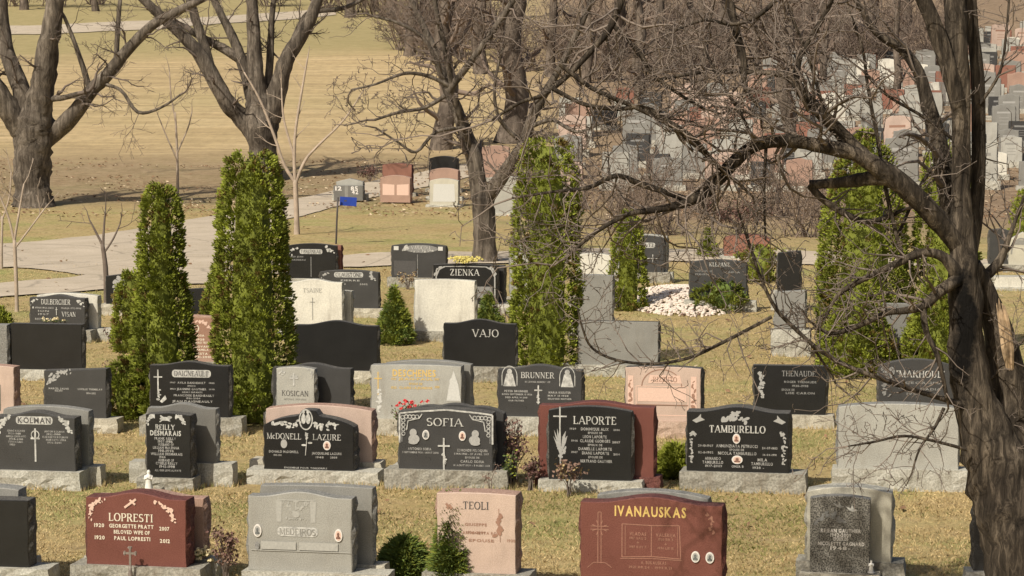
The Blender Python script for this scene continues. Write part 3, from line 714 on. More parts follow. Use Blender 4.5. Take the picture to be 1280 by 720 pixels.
stone('pale stone whose upper half rises above the tall grey blank stone', 718, 764, 319, 372, 388, 'white', 'arc', 3, rot=-8, T=.2)
def f(fc):
    fc.poly([(242, 397), (266, 397), (266, 447), (242, 447)], 'rosecut'); fc.dep += .001
    fc.leaves([(245, 400), (252, 402), (258, 404), (263, 410)], 14, 2.2, 'rosecut_lt', 3, 1.6); fc.ring(246, 410, 3, 4, 1.2, 'ivory', 10)
    fc.lines([('ROSA', 250, 419, 12), ('1928', 251, 424, 10), ('MARIO TESTA', 253, 428, 20), ('GIOVANNI', 254, 433, 22), ('CARMELA', 252, 437, 18), ('TESTA', 252, 442, 16), ('1931-2001', 253, 446, 22)], 2.4, 'ivory')
stone('narrow red brown headstone with a pale border, squeezed between the two tall cedars', 238, 270, 393, 452, 470, 'rose', 'leftslant', -2, rot=-6, T=.14, face=f)
stone('grey narrow stone with a rough pale foot, in front of a black pillar stone', 968, 1006, 365, 412, 446, 'midgrey', 'leftslant', 3, rot=-9, T=.16, base=(964, 1013))
stone('black pillar stone rising behind the narrow grey stone', 972, 1000, 316, 364, 388, 'black', 'leftslant', 3, rot=-9, T=.2)
stone('small grey stone seen in the notch between two low cedars', 1103, 1144, 366, 452, None, 'midgrey', 'flat', 0, rot=-4, T=.10, D=ground(1070, 470).y + .75, hb=.06)

# ---- rows 5 and 6
def f(fc):
    fc.serif('DULBERGHER', 70, 377.5, 38, 6.5, 'frost', 1.2); fc.leaves([(39, 384), (40, 377), (44, 374)], 8, 2, 'frost', 1); fc.leaves([(104, 384), (102, 377), (98, 374)], 8, 2, 'frost', 2)
    fc.serif('VISAN', 87, 392.5, 18, 6, 'frost', 1.1); fc.lines([('MIHAI 1928-2003', 55, 385, 24), ('MARIA 1933-1996', 90, 385, 26), ('ION', 54, 389, 14), ('1957', 54, 393, 14), ('REST IN PEACE', 56, 399, 26)], 2.1, 'frost'); fc.cross(71, 389, 3, 10, .9)
du = stone('charcoal headstone with two surnames, in front of a white stone at the left', 36, 108, 372, 412, 428, 'charcoal', 'serp', 4, rot=-10, T=.16, face=f)
behind(du, 'white stone behind the charcoal headstone with two surnames', 45, 124, 369, mat='white', kind='arc', peak=3, T=.16, gap=.06, base=(40, 146))
def f(fc):
    fc.serif('TSAINE', 391, 363, 24, 5, 'greycut', .7); fc.cross(391, 386, 6, 28, .8, 'greycut', arm=.2)
wh = stone('white headstone with faint lettering, right of the tallest cedar', 356, 429, 352, 411, 426, 'white', 'serp', 4, rot=-10, T=.14, face=f)
behind(wh, 'slim pale stone edge just right of the white headstone with faint lettering', 385, 440, 363, mat='white', kind='arc', peak=1, T=.14, gap=.07)
stone('blank square white stone between two small conical conifers', 518, 594, 350, 414, 428, 'white', 'arc', 1.5, rot=-9, T=.16, base=(512, 602))
def f(fc):
    fc.plate(389, 314.5, 29, 6); fc.serif('TARDINEAU', 389, 314.5, 26, 4.4, 'darkcut', 1.2); fc.leaves([(363, 318), (365, 312), (370, 310)], 9, 2, 'frost', 1); fc.leaves([(416, 317), (413, 312), (408, 310)], 9, 2, 'frost', 2)
    fc.lines([('1928 JEAN', 371, 321, 16), ('TARDINEAU', 372, 325, 20)], 1.8, 'frost_dim'); fc.line([(389, 321), (389, 346)], .8, 'frost_dim')
tn = stone('black headstone with plate and corner sprays, behind the white stone by the tallest cedar', 359, 421, 307, 348, 362, 'black', 'arc', 3, rot=-9, T=.14, face=f)
behind(tn, 'thin red brown stone edge showing right of the black headstone with corner sprays', 372, 427, 306, mat='brick', kind='flat', peak=0, T=.12, gap=.06)
def f(fc):
    fc.plate(436, 343.5, 37, 6.5); fc.serif('CLAUSTONE', 436, 343.5, 33, 4.6, 'darkcut', 1.2); fc.leaves([(402, 349), (405, 344), (408, 341)], 8, 2, 'frost_soft', 1); fc.leaves([(467, 351), (465, 346), (464, 341)], 10, 2.2, 'frost_soft', 2)
    fc.lines([('PIERRE', 438, 350.5, 24), ('1930', 427, 355, 10), ('2002', 455, 355, 10)], 1.9, 'frost_soft')
stone('charcoal headstone with a pale plate, behind the slim white stone', 399, 474, 340, 385, 397, 'charcoal', 'arc', 3, rot=-9, T=.14, face=f)
def f(fc):
    fc.ell(526, 311, 22, 5, 'frost_dim'); fc.dep += .001; fc.serif('VARICOLI', 526, 309.5, 24, 4.4, 'frost', 1.1); fc.leaves([(504, 311), (509, 310)], 9, 2.8, 'frost', 3, 1.6); fc.leaves([(512, 314), (530, 314), (543, 312)], 8, 1.4, 'frost', 4, .8)
    for x in (495, 551): fc.poly([(x - 3, 308), (x + 3, 308), (x + 3, 313), (x - 3, 313)], 'pale_carve')
    fc.poly([(492, 326), (520, 326), (520, 345), (492, 345)], 'darkcut'); fc.line([(522, 318), (522, 346)], .8, 'frost_dim')
stone('charcoal headstone with two square white portraits, behind a conical conifer', 489, 558, 307, 347, 360, 'charcoal', 'arc', 3, rot=-9, T=.14, base=(484, 566), face=f)
def f(fc):
    fc.serif('ZIENKA', 581, 340.5, 37, 8, 'frost', 1.1)
    for s in (1, -1):
        X = lambda d: 582 + s * d
        fc.line([(X(37), 372), (X(37), 346), (X(33), 337), (X(26), 333.5)], 1.6, 'frost_soft'); fc.leaves([(X(38), 345), (X(36), 337), (X(30), 334)], 9, 2, 'frost_soft', 5, 1.2)
    fc.line([(556, 333.5), (582, 333), (608, 333.5)], 1.0, 'frost_soft')
    fc.poly([(597, 358), (616, 358), (616, 372), (597, 372)], 'frost_dim'); fc.dep += .001; fc.lines([('1930', 604, 366, 10)], 3, 'darkcut')
zi = stone('black headstone with a pot of yellow flowers showing above its top edge', 541, 622, 331, 380, 394, 'black', 'arc', 1.5, rot=-10, T=.16, face=f, base=(535, 640))
behind(zi, 'charcoal stone behind the black headstone with the yellow flowers', 560, 631, 331, mat='charcoal', kind='flat', peak=0, T=.14, gap=.06)
stone('grey stone with a pale frame, half hidden behind the cedar left side', 637, 690, 304, 372, 388, 'light', 'arc', 2, rot=-8, T=.14)
def f(fc):
    fc.poly([(797, 296), (822, 297), (829, 304), (831, 338), (797, 338)], 'frost_dim') if 0 else None
    fc.plate(806, 306.5, 26, 6.5); fc.serif('PAVEL', 808, 306.5, 21, 4.4, 'darkcut', 1.2); fc.cross(816, 323, 14, 10, 1.0, 'frost', arm=.5)
pv = stone('charcoal headstone framed by a pale stone, right of the slender cedar', 780, 830, 297, 340, 354, 'charcoal', 'arc', 3, rot=-8, T=.1, face=f)
behind(pv, 'pale arched stone framing the charcoal headstone by the slender cedar', 772, 834, 295, mat='light', kind='arc', peak=3, T=.16, gap=.04)
def f(fc):
    fc.serif('KLEPANZ', 899, 330.5, 25, 5, 'frost', 1.1); fc.lines([('JOSEF KLEPANZ', 879, 339, 22), ('1931-1994', 878, 343, 18), ('ANNA', 915, 340, 20)], 2.1, 'frost_dim')
stone('charcoal headstone with a dark evergreen shrub before it, behind the white pebbles', 862, 933, 328, 376, 390, 'charcoal', 'arc', 4, rot=-8, T=.16, face=f, base=(855, 945))
def f(fc): fc.leaves([(142, 372), (145, 356), (150, 348), (155, 352), (156, 368)], 40, 3.0, 'frost_soft', 3, 3)
stone('black headstone with a pale carved wreath, left of the bushy cedar foot', 132, 172, 345, 380, 395, 'black', 'leftslant', 5, rot=-6, T=.14, base=(126, 178), face=f)
stone('dark blank stone low down between the two tall cedars, behind the bordered headstone', 231, 284, 362, 396, 406, 'black', 'arc', 2, rot=-8, T=.14)

# ---- far stones beside the path
def f(fc):
    fc.lines([('12', 423, 235.5, 8), ('85', 443, 235.5, 9), ('42', 444, 240, 8)], 5, 'porcelain'); fc.line([(433, 232), (433, 250)], 4, 'midgrey')
s1 = stone('small grey stone with white numerals by the path edge', 417, 454, 232, 251, 253, 'grey', 'flat', 0, rot=-6, T=.2, face=f)
behind(s1, 'pale grey stone behind the small grey one with numerals', 420, 454, 227, mat='light', kind='gable', peak=4, T=.2, gap=.15)
def f(fc): fc.poly([(478, 230), (493, 231), (493, 244), (478, 244)], 'rosecut_lt'); fc.poly([(496, 231), (511, 230), (511, 244), (496, 244)], 'rosecut_lt')
s2 = stone('brick pink stone with two carved panels, nearer of a pair by the path', 475, 513, 222, 253, 255, 'rose', 'arc', 3, rot=-9, T=.25, face=f)
behind(s2, 'red stone with a darker panel behind the brick pink stone with panels', 478, 515, 206, mat='brick', kind='arc', peak=2, T=.25, gap=2.0, hb=.1)
def f(fc): fc.poly([(542, 230), (568, 230), (569, 252), (541, 252)], 'pale_carve')
s3 = stone('pale whitish stone with a grey panel, front of three by the path', 537, 573, 226, 256, 259, 'cream', 'arc', 3, rot=-6, T=.25, face=f)
s4 = behind(s3, 'pink stone in the middle of three by the path', 537, 573, 213, mat='rose', kind='arc', peak=3, T=.25, gap=1.6, hb=.1)
behind(s4, 'black stone rearmost of three by the path', 536, 572, 198, mat='black', kind='arc', peak=3, T=.25, gap=2.6, hb=.1)
stone('pink stone behind the forked tree beside the path', 602, 636, 184, 222, 228, 'rose', 'arc', 2, rot=-6, T=.25)
stone('pale grey stone seen between the forked tree and the cedar', 612, 652, 222, 266, 270, 'light', 'arc', 2, rot=-6, T=.25)
stone('low red stone behind the cedars, left of the black pillar stone', 905, 962, 297, 320, 326, 'brick', 'arc', 4, rot=-6, T=.3)
stone('dark headstone right of the old trunk, beside a beige arched one', 1236, 1261, 288, 330, 340, 'charcoal', 'arc', 2, rot=-6, T=.2)
def f(fc): fc.ring(1276, 318, 12, 20, 2, 'greycut', 14, 0, 180); fc.poly([(1266, 300), (1286, 300), (1286, 306), (1266, 306)], 'greycut')
stone('beige arched headstone at the right edge beside a dark one', 1261, 1296, 300, 331, 341, 'cream', 'gable', 10, rot=-6, T=.25, face=f)
stone('long low pale stone at the right edge behind the broken stub', 1243, 1330, 346, 359, 364, 'white', 'flat', 0, rot=-4, T=.4)
# ================================================================== ground, paths
def ground_mat():
    m, nt, b = new_mat('dry spring lawn')
    co = coords(nt); sx = coords(nt, 'Object', (1.0, .35, 1.0))
    n1 = noise_node(nt, .35, 5, .65, co); n2 = noise_node(nt, 1.6, 6, .75, co); n3 = noise_node(nt, 14, 5, .8, sx)
    c = ramp(nt, n2, [(.30, (.24, .175, .10)), (.42, (.42, .32, .17)), (.54, (.40, .315, .155)), (.70, (.24, .22, .09))])
    c2 = ramp(nt, n1, [(.35, (.98, .93, .85)), (.5, (1.02, 1.02, .95)), (.66, (.78, .96, .70))])
    c = mixc(nt, 1.0, c, c2, 'MULTIPLY')
    c3 = ramp(nt, n3, [(.28, (.50, .46, .42)), (.5, (1, 1, 1)), (.72, (1.35, 1.32, 1.28))])
    near = mixc(nt, .8, c, c3, 'MULTIPLY')
    # the mown field beyond: ochre with long horizontal streaks; and brown leaf litter right of it
    st = noise_node(nt, 1.0, 5, .7, coords(nt, 'Object', (.10, 1.1, 1)))
    fld = ramp(nt, st, [(.3, (.34, .255, .135)), (.5, (.46, .345, .185)), (.7, (.58, .445, .26))])
    fld = mixc(nt, .75, fld, ramp(nt, noise_node(nt, 2.6, 7, .8, coords(nt, 'Object', (1.0, .5, 1.0))), [(.28, (.62, .60, .55)), (.5, (1, 1, 1)), (.72, (1.25, 1.22, 1.15))]), 'MULTIPLY')
    fb = noise_node(nt, .06, 3, .6, co)
    fld = mixc(nt, ramp(nt, fb, [(.5, (0, 0, 0)), (.8, (.5, .5, .5))]), fld, (.36, .31, .145))
    lit = ramp(nt, noise_node(nt, 3.0, 6, .8, co), [(.3, (.14, .098, .062)), (.5, (.26, .185, .118)), (.7, (.40, .30, .20))])
    # masks from the ground position
    geo = nt.nodes.new('ShaderNodeNewGeometry'); sep = nt.nodes.new('ShaderNodeSeparateXYZ'); nt.links.new(geo.outputs['Position'], sep.inputs[0])
    wob = nt.nodes.new('ShaderNodeMath'); wob.operation = 'MULTIPLY_ADD'; nt.links.new(n1, wob.inputs[0]); wob.inputs[1].default_value = 8; wob.inputs[2].default_value = -4
    def step(sock, a, b_):
        ad = nt.nodes.new('ShaderNodeMath'); ad.operation = 'ADD'; nt.links.new(sock, ad.inputs[0]); nt.links.new(wob.outputs[0], ad.inputs[1])
        mr = nt.nodes.new('ShaderNodeMapRange'); mr.inputs[1].default_value = a; mr.inputs[2].default_value = b_; nt.links.new(ad.outputs[0], mr.inputs[0]); return mr.outputs[0]
    far = step(sep.outputs['Y'], 84, 93)
    c = mixc(nt, far, near, fld)
    # leaf litter under the wood: x > about 0, far
    mx = nt.nodes.new('ShaderNodeMath'); mx.operation = 'MULTIPLY'
    nt.links.new(step(sep.outputs['Y'], 62, 72), mx.inputs[0]); nt.links.new(step(sep.outputs['X'], -1, 4), mx.inputs[1])
    c = mixc(nt, mx.outputs[0], c, lit)
    # green bank beyond the far road on the left
    mg = nt.nodes.new('ShaderNodeMath'); mg.operation = 'MULTIPLY'
    nt.links.new(step(sep.outputs['Y'], 138, 146), mg.inputs[0]); nt.links.new(step(sep.outputs['X'], 4, -6), mg.inputs[1])
    grn = ramp(nt, n2, [(.3, (.28, .235, .105)), (.7, (.42, .335, .17))])
    c = mixc(nt, mg.outputs[0], c, grn)
    # leaf litter strip under the two big trees along the path
    s1 = nt.nodes.new('ShaderNodeMath'); s1.operation = 'MULTIPLY'
    nt.links.new(step(sep.outputs['Y'], 74, 79), s1.inputs[0]); nt.links.new(step(sep.outputs['Y'], 95, 88), s1.inputs[1])
    s2 = nt.nodes.new('ShaderNodeMath'); s2.operation = 'MULTIPLY'; nt.links.new(s1.outputs[0], s2.inputs[0]); s2.inputs[1].default_value = .7
    c = mixc(nt, s2.outputs[0], c, lit)
    nt.links.new(c, b.inputs['Base Color']); b.inputs['Roughness'].default_value = .95; b.inputs['Specular IOR Level'].default_value = .1
    h = noise_node(nt, 30, 5, .8, co); bump(nt, b, h, .7, .04)
    return m
M['ground'] = ground_mat()
xs = [-22 + .5 * i for i in range(89)]
st = .6
while xs[-1] < 1600: st *= 1.25; xs.append(xs[-1] + st)
st = .6
while xs[0] > -1600: st *= 1.25; xs.insert(0, xs[0] - st)
ys = [-1500, -800, -400, -200, -100, -50, -20, 0, 10, 16] + [20 + .5 * i for i in range(145)]
while ys[-1] < 240: ys.append(ys[-1] + 1.0)
st = 1.2
while ys[-1] < 2500: st *= 1.2; ys.append(ys[-1] + st)
mb = MB(); nx = len(xs)
vs = [(x, y, gz(x, y)) for y in ys for x in xs]
mb.add(vs, [(j * nx + i, j * nx + i + 1, (j + 1) * nx + i + 1, (j + 1) * nx + i) for j in range(len(ys) - 1) for i in range(nx - 1)], 0, True)
tag(mb.build('ground', M['ground']), kind='structure')

def road_mat(name, a, b_):
    m, nt, b = new_mat(name); co = coords(nt)
    n = noise_node(nt, .9, 6, .7, co); c = ramp(nt, n, [(.3, a), (.7, b_)])
    n2 = noise_node(nt, 25, 4, .8, co); c = mixc(nt, .7, c, ramp(nt, n2, [(.3, (.7, .68, .66)), (.7, (1.2, 1.2, 1.2))]), 'MULTIPLY')
    cr = nt.nodes.new('ShaderNodeTexVoronoi'); cr.feature = 'DISTANCE_TO_EDGE'; cr.inputs['Scale'].default_value = .55
    wn = nt.nodes.new('ShaderNodeMix'); wn.data_type = 'VECTOR'; wn.inputs[0].default_value = .12
    nn = nt.nodes.new('ShaderNodeTexNoise'); nn.inputs['Scale'].default_value = 2; nt.links.new(co, nn.inputs['Vector'])
    nt.links.new(co, wn.inputs[4]); nt.links.new(nn.outputs['Color'], wn.inputs[5]); nt.links.new(wn.outputs[1], cr.inputs['Vector'])
    c = mixc(nt, ramp(nt, cr.outputs[0], [(.0, (.45, .45, .45)), (.02, (0, 0, 0))]), c, (.13, .11, .085))
    nt.links.new(c, b.inputs['Base Color']); b.inputs['Roughness'].default_value = .9; b.inputs['Specular IOR Level'].default_value = .2
    return m
M['path'] = road_mat('pale worn path', (.42, .35, .255), (.545, .46, .35))
M['asphalt'] = road_mat('old grey asphalt', (.25, .22, .18), (.35, .315, .265))
def strip(name, far, near, mat, dz, n=160, jit=.3, seed=1):
    """far / near: edges given as photo pixels on the ground"""
    rng = random.Random(seed)
    def res(pl):
        P = [ground(*p) for p in pl]; L = [0]
        for a, b in zip(P[:-1], P[1:]): L.append(L[-1] + (b - a).length)
        out = []
        for i in range(n + 1):
            d = L[-1] * i / n; k = 0
            while k < len(P) - 2 and L[k + 1] < d: k += 1
            u = (d - L[k]) / max(1e-6, L[k + 1] - L[k]); q = P[k].lerp(P[k + 1], u)
            q.y += jit * (mnoise.noise(Vector((d * .8, seed, 0))) + .5 * mnoise.noise(Vector((d * 3, seed, 5)))); out.append(q)
        return out
    A, B = res(far), res(near); mb = MB(); w = 24; vs = []
    for a, b in zip(A, B):
        for j in range(w + 1):
            q = a.lerp(b, j / w); vs.append((q.x, q.y, gz(q.x, q.y) + dz))
    mb.add(vs, [(i * (w + 1) + j, (i + 1) * (w + 1) + j, (i + 1) * (w + 1) + j + 1, i * (w + 1) + j + 1) for i in range(n) for j in range(w)], 0, True)
    return tag(mb.build(name, mat), kind='structure')
strip('path', [(-80, 309), (0, 306), (120, 295), (230, 276), (330, 256), (400, 243), (470, 226), (545, 212), (600, 203)],
      [(-80, 338), (0, 335), (80, 340), (130, 349), (235, 352), (300, 322), (350, 276), (450, 251), (540, 232), (640, 214)], M['path'], .022, seed=2)
strip('road', [(-120, 359), (0, 355), (90, 348), (130, 341), (250, 337), (430, 320), (560, 316), (760, 312), (900, 312), (1100, 318), (1400, 330)],
      [(-120, 378), (0, 372), (120, 364), (250, 357), (430, 335), (560, 332), (760, 328), (900, 328), (1100, 334), (1400, 346)], M['path'], .030, seed=5)
strip('road', [(-100, 34), (60, 32), (200, 26), (330, 17), (420, 10)], [(-100, 44), (60, 43), (200, 37), (330, 27), (420, 19)], M['path'], .04, seed=7, n=60)

# blades of dry grass on the nearer lawn and litter
rng = random.Random(42)
def blades(name, n, d0, d1, mats, hmin, hmax, wid, label_kind='stuff'):
    mb = MB()
    for _ in range(n):
        u = rng.random(); D = 1 / (1 / d0 + (1 / d1 - 1 / d0) * u); x = rng.uniform(-.2, .2) * D
        cl = mnoise.noise(Vector((x * 1.3, D * 1.3, 0))); cl2 = mnoise.noise(Vector((x * .3, D * .3, 7)))
        if cl < -.35 and rng.random() < .7: continue
        z = gz(x, D); h = rng.uniform(hmin, hmax) * (1 + .5 * cl); a = rng.uniform(0, 6.28); l = rng.uniform(.3, 1.5) * h; w = wid * rng.uniform(.6, 1.3)
        ca, sa = math.cos(a), math.sin(a); b = rng.uniform(0, 6.28)
        g = rng.random() + 1.0 * cl2 + .45 * cl
        m = 0 if g < .45 else (1 if g < .86 else 2)
        ox, oy = math.cos(b) * w, math.sin(b) * w
        mb.add([(x - ox, D - oy, z - .004), (x + ox, D + oy, z - .004), (x + ca * l * .5 + ox * .6, D + sa * l * .5 + oy * .6, z + h * .7), (x + ca * l, D + sa * l, z + h * .8)], [(0, 1, 2, 3)], m)
    return tag(mb.build(name, mats), kind='stuff', label='short dry grass growing between the headstones', cat='grass')
def leafmat(name, c, var=.3, scale=6, trans=.0, rough=.75):
    m, nt, b = new_mat(name)
    f = noise_node(nt, scale, 3, .6, coords(nt))
    cc = ramp(nt, f, [(.3, tuple(x * (1 - var) for x in c)), (.7, tuple(x * (1 + var) for x in c))])
    nt.links.new(cc, b.inputs['Base Color']); b.inputs['Roughness'].default_value = rough; b.inputs['Specular IOR Level'].default_value = .2
    return m
M['straw'] = leafmat('straw', (.49, .375, .19)); M['tan'] = leafmat('tan grass', (.37, .275, .135)); M['greengrass'] = leafmat('green grass', (.21, .205, .07))
M['leaf_brown'] = leafmat('fallen leaves', (.22, .13, .07)); M['leaf_pale'] = leafmat('pale fallen leaves', (.55, .43, .28))
blades('dry_grass', 190000, 24.5, 60, [M['straw'], M['tan'], M['greengrass']], .014, .036, .0042)
mb = MB()
for _ in range(9000):
    D = rng.uniform(72, 90) if rng.random() < .8 else rng.uniform(26, 70)
    x = rng.uniform(-.2, .2) * D
    if D < 70 and rng.random() < .75: continue
    z = gz(x, D) + .035; s = rng.uniform(.03, .07); a = rng.uniform(0, 6.28); t = rng.uniform(-.5, .5)
    if 72 < D and -15 < x < -4 and mnoise.noise(Vector((x * .4, D * .4, 3))) < 0: continue
    mb.add([(x + s * math.cos(a + k * 1.57) * (1 if k % 2 else .6), D + s * math.sin(a + k * 1.57) * (1 if k % 2 else .6), z + .02 * math.sin(k + t * 4)) for k in range(4)], [(0, 1, 2, 3)], 0 if rng.random() < .8 else 1)
tag(mb.build('leaf_litter', [M['leaf_brown'], M['leaf_pale']]), kind='stuff', label='scattered brown fallen leaves under the trees', cat='leaves')

mb = MB()
for o in list(scene.objects):
    if o.type == 'EMPTY' and o.name.startswith('gravestone') and o.location.y < 62:
        bs = [c for c in o.children if c.name.startswith('base')]
        if not bs: continue
        bx = [v.co.x for v in bs[0].data.vertices]; by = [v.co.y for v in bs[0].data.vertices]; x0, x1, y0, y1 = min(bx), max(bx), min(by), max(by)
        mw = o.matrix_basis @ bs[0].matrix_basis
        for _ in range(int(150 * (x1 - x0))):
            side = rng.random()
            q = Vector((rng.uniform(x0 - .02, x1 + .02), y0 - abs(rng.gauss(0, .025)), 0)) if side < .75 else Vector((x1 + abs(rng.gauss(0, .025)), rng.uniform(y0, y1), 0))
            if mnoise.noise(Vector((q.x * 3 + o.location.x, q.y, o.location.y))) < -.1: continue
            p = mw @ q; z = gz(p.x, p.y); h = rng.uniform(.03, .085); a = rng.uniform(0, 6.28); l = h * rng.uniform(.1, .8); w = .004
            mb.add([(p.x - w, p.y, z - .005), (p.x + w, p.y, z - .005), (p.x + math.cos(a) * l, p.y + math.sin(a) * l, z + h)], [(0, 1, 2)], 0 if rng.random() < .5 else (1 if rng.random() < .6 else 2))
tag(mb.build('grass', [M['straw'], M['tan'], M['greengrass']]), kind='stuff', label='longer grass left standing against the stone bases', cat='grass')
# ================================================================== evergreens
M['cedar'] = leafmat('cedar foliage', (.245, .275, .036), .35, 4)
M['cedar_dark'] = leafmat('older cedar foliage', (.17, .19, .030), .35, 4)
M['cedar_brown'] = leafmat('winter browned foliage', (.17, .12, .035), .35, 4)
M['spruce'] = leafmat('spruce foliage', (.13, .175, .04), .3, 5)
M['chartreuse'] = leafmat('yellow green foliage', (.26, .28, .04), .3, 6)
M['bark'] = plain('dark bark', (.07, .052, .038), .9, .4, 9)
def evergreen(name, label, px, ybase, ytop, wpx, D, prof, n, cat='cedar', group=None, mats=('cedar', 'cedar_dark', 'cedar_brown'), leaf=.040, mix=(.58, .34, .08), seed=1, lump=.085, spiky=0, ry=1.0, tipw=0.012):
    """wpx: list of (height fraction, full width in photo pixels)"""
    rng = random.Random(seed); sc = pxm(D)
    b = at(px, ybase, D); g = gz(b.x, D); H = (ybase - ytop) / sc + (b.z - g)
    root = empty(name, (b.x, D, g), 0, label, cat, group)
    def rad(t):
        for (t0, w0), (t1, w1) in zip(prof[:-1], prof[1:]):
            if t <= t1: return (w0 + (w1 - w0) * (t - t0) / (t1 - t0)) * wpx / 2 / sc
        return prof[-1][1] * wpx / 2 / sc
    mb = MB()
    area = sum(2 * math.pi * rad((k + .5) / 20) * H / 20 for k in range(20))
    ncl = max(60, int(n / 13 * 1.9))
    # dark inside so that one cannot see through
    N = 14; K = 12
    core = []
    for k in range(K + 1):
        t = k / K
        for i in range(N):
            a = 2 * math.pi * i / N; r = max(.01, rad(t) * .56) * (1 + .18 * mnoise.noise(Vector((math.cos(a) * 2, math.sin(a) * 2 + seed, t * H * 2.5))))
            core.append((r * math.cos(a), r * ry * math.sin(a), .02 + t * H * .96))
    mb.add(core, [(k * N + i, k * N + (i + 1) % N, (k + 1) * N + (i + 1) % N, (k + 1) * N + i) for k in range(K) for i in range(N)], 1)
    for _ in range(ncl):
        while True:
            t = rng.random(); 
            if rng.random() < rad(t) / (max(w for _, w in prof) * wpx / 2 / sc) + .12: break
        a = rng.uniform(0, 2 * math.pi); z = t * H
        r = rad(t) * (1 + lump * 1.6 * mnoise.noise(Vector((math.cos(a) * 1.6, math.sin(a) * 1.6 + seed * 3, z * 1.5))) + rng.uniform(-lump, lump)) + tipw * rng.random()
        cx, cy = r * math.cos(a), r * math.sin(a) * ry
        q = rng.random(); q += .35 * mnoise.noise(Vector((cx * 2, cy * 2 + seed, z * 1.2)))
        m = 0 if q < mix[0] else (1 if q < mix[0] + mix[1] else 2)
        cr = leaf * rng.uniform(.9, 1.8)
        for _ in range(21):
            d = Vector((rng.gauss(0, 1), rng.gauss(0, 1), rng.gauss(0, 1))).normalized()
            p = Vector((cx, cy, z)) + d * cr * rng.uniform(.2, 1)
            out = Vector((math.cos(a), math.sin(a), .75 if not spiky else .3)) + d * .8
            out.normalize(); s = out.cross(Vector((rng.gauss(0, 1), rng.gauss(0, 1), rng.gauss(0, 1)))).normalized()
            L = leaf * rng.uniform(.7, 1.3); w = L * (.30 if not spiky else .16)
            if p.z < .0: continue
            mb.add([p - out * L * .4, p + s * w, p + out * L * .7, p - s * w], [(0, 1, 2, 3)], m)
    mb.build('foliage', [M[k] for k in mats], root)
    tk = MB(); tk.tube([Vector((0, 0, -.1)), Vector((0, 0, H * .5)), Vector((0, 0, H * .9))], [max(.03, rad(.1) * .14), .03, .012], 7); tk.build('trunk', M['bark'], root)
    return root
COLM = [(0, .80), (.06, .95), (.25, 1), (.5, .90), (.75, .74), (.92, .52), (1, .16)]
CONE = [(0, .75), (.10, 1), (.4, .72), (.75, .33), (1, .03)]
DOME = [(0, .7), (.2, .95), (.5, 1), (.8, .7), (1, .15)]
D3 = ground(240, 546).y + .9
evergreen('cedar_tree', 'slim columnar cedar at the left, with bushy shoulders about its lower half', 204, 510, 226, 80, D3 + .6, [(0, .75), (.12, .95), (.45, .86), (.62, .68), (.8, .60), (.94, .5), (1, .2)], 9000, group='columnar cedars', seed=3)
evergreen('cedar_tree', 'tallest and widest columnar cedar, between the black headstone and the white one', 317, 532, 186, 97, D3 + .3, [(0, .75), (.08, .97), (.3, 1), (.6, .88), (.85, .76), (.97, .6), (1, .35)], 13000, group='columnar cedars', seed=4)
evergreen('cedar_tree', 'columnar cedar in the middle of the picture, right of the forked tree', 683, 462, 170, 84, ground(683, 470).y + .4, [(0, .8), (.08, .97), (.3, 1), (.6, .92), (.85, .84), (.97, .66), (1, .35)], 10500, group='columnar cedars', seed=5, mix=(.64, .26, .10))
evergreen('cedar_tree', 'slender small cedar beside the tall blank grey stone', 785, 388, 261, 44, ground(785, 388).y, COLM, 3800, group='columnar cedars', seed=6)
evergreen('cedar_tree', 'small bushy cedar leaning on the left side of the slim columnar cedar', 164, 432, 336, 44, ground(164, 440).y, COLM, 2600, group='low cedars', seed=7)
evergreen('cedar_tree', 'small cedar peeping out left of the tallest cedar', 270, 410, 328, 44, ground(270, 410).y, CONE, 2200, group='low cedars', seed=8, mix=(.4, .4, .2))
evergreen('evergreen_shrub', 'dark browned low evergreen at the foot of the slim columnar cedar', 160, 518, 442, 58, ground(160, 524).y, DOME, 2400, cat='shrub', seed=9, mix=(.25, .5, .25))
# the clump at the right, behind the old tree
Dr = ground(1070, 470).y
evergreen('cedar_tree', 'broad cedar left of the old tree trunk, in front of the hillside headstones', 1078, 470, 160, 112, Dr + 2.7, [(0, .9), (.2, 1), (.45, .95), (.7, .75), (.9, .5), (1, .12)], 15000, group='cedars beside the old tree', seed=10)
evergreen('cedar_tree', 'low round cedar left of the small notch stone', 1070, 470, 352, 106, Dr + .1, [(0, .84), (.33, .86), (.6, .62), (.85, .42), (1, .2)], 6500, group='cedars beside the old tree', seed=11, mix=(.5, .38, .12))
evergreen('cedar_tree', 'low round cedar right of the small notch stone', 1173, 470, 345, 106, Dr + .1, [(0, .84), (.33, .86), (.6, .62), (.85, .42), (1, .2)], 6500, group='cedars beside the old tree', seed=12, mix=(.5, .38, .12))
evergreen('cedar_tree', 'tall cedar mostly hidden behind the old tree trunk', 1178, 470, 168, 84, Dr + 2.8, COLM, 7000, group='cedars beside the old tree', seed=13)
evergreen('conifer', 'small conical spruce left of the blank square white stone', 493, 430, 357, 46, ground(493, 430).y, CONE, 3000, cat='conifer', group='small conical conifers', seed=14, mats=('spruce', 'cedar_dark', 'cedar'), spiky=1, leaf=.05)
evergreen('conifer', 'little conical conifer right of the blank square white stone', 611, 414, 366, 34, ground(611, 412).y, CONE, 1600, cat='conifer', group='small conical conifers', seed=15, mats=('spruce', 'cedar_dark', 'cedar'), spiky=1, leaf=.045)
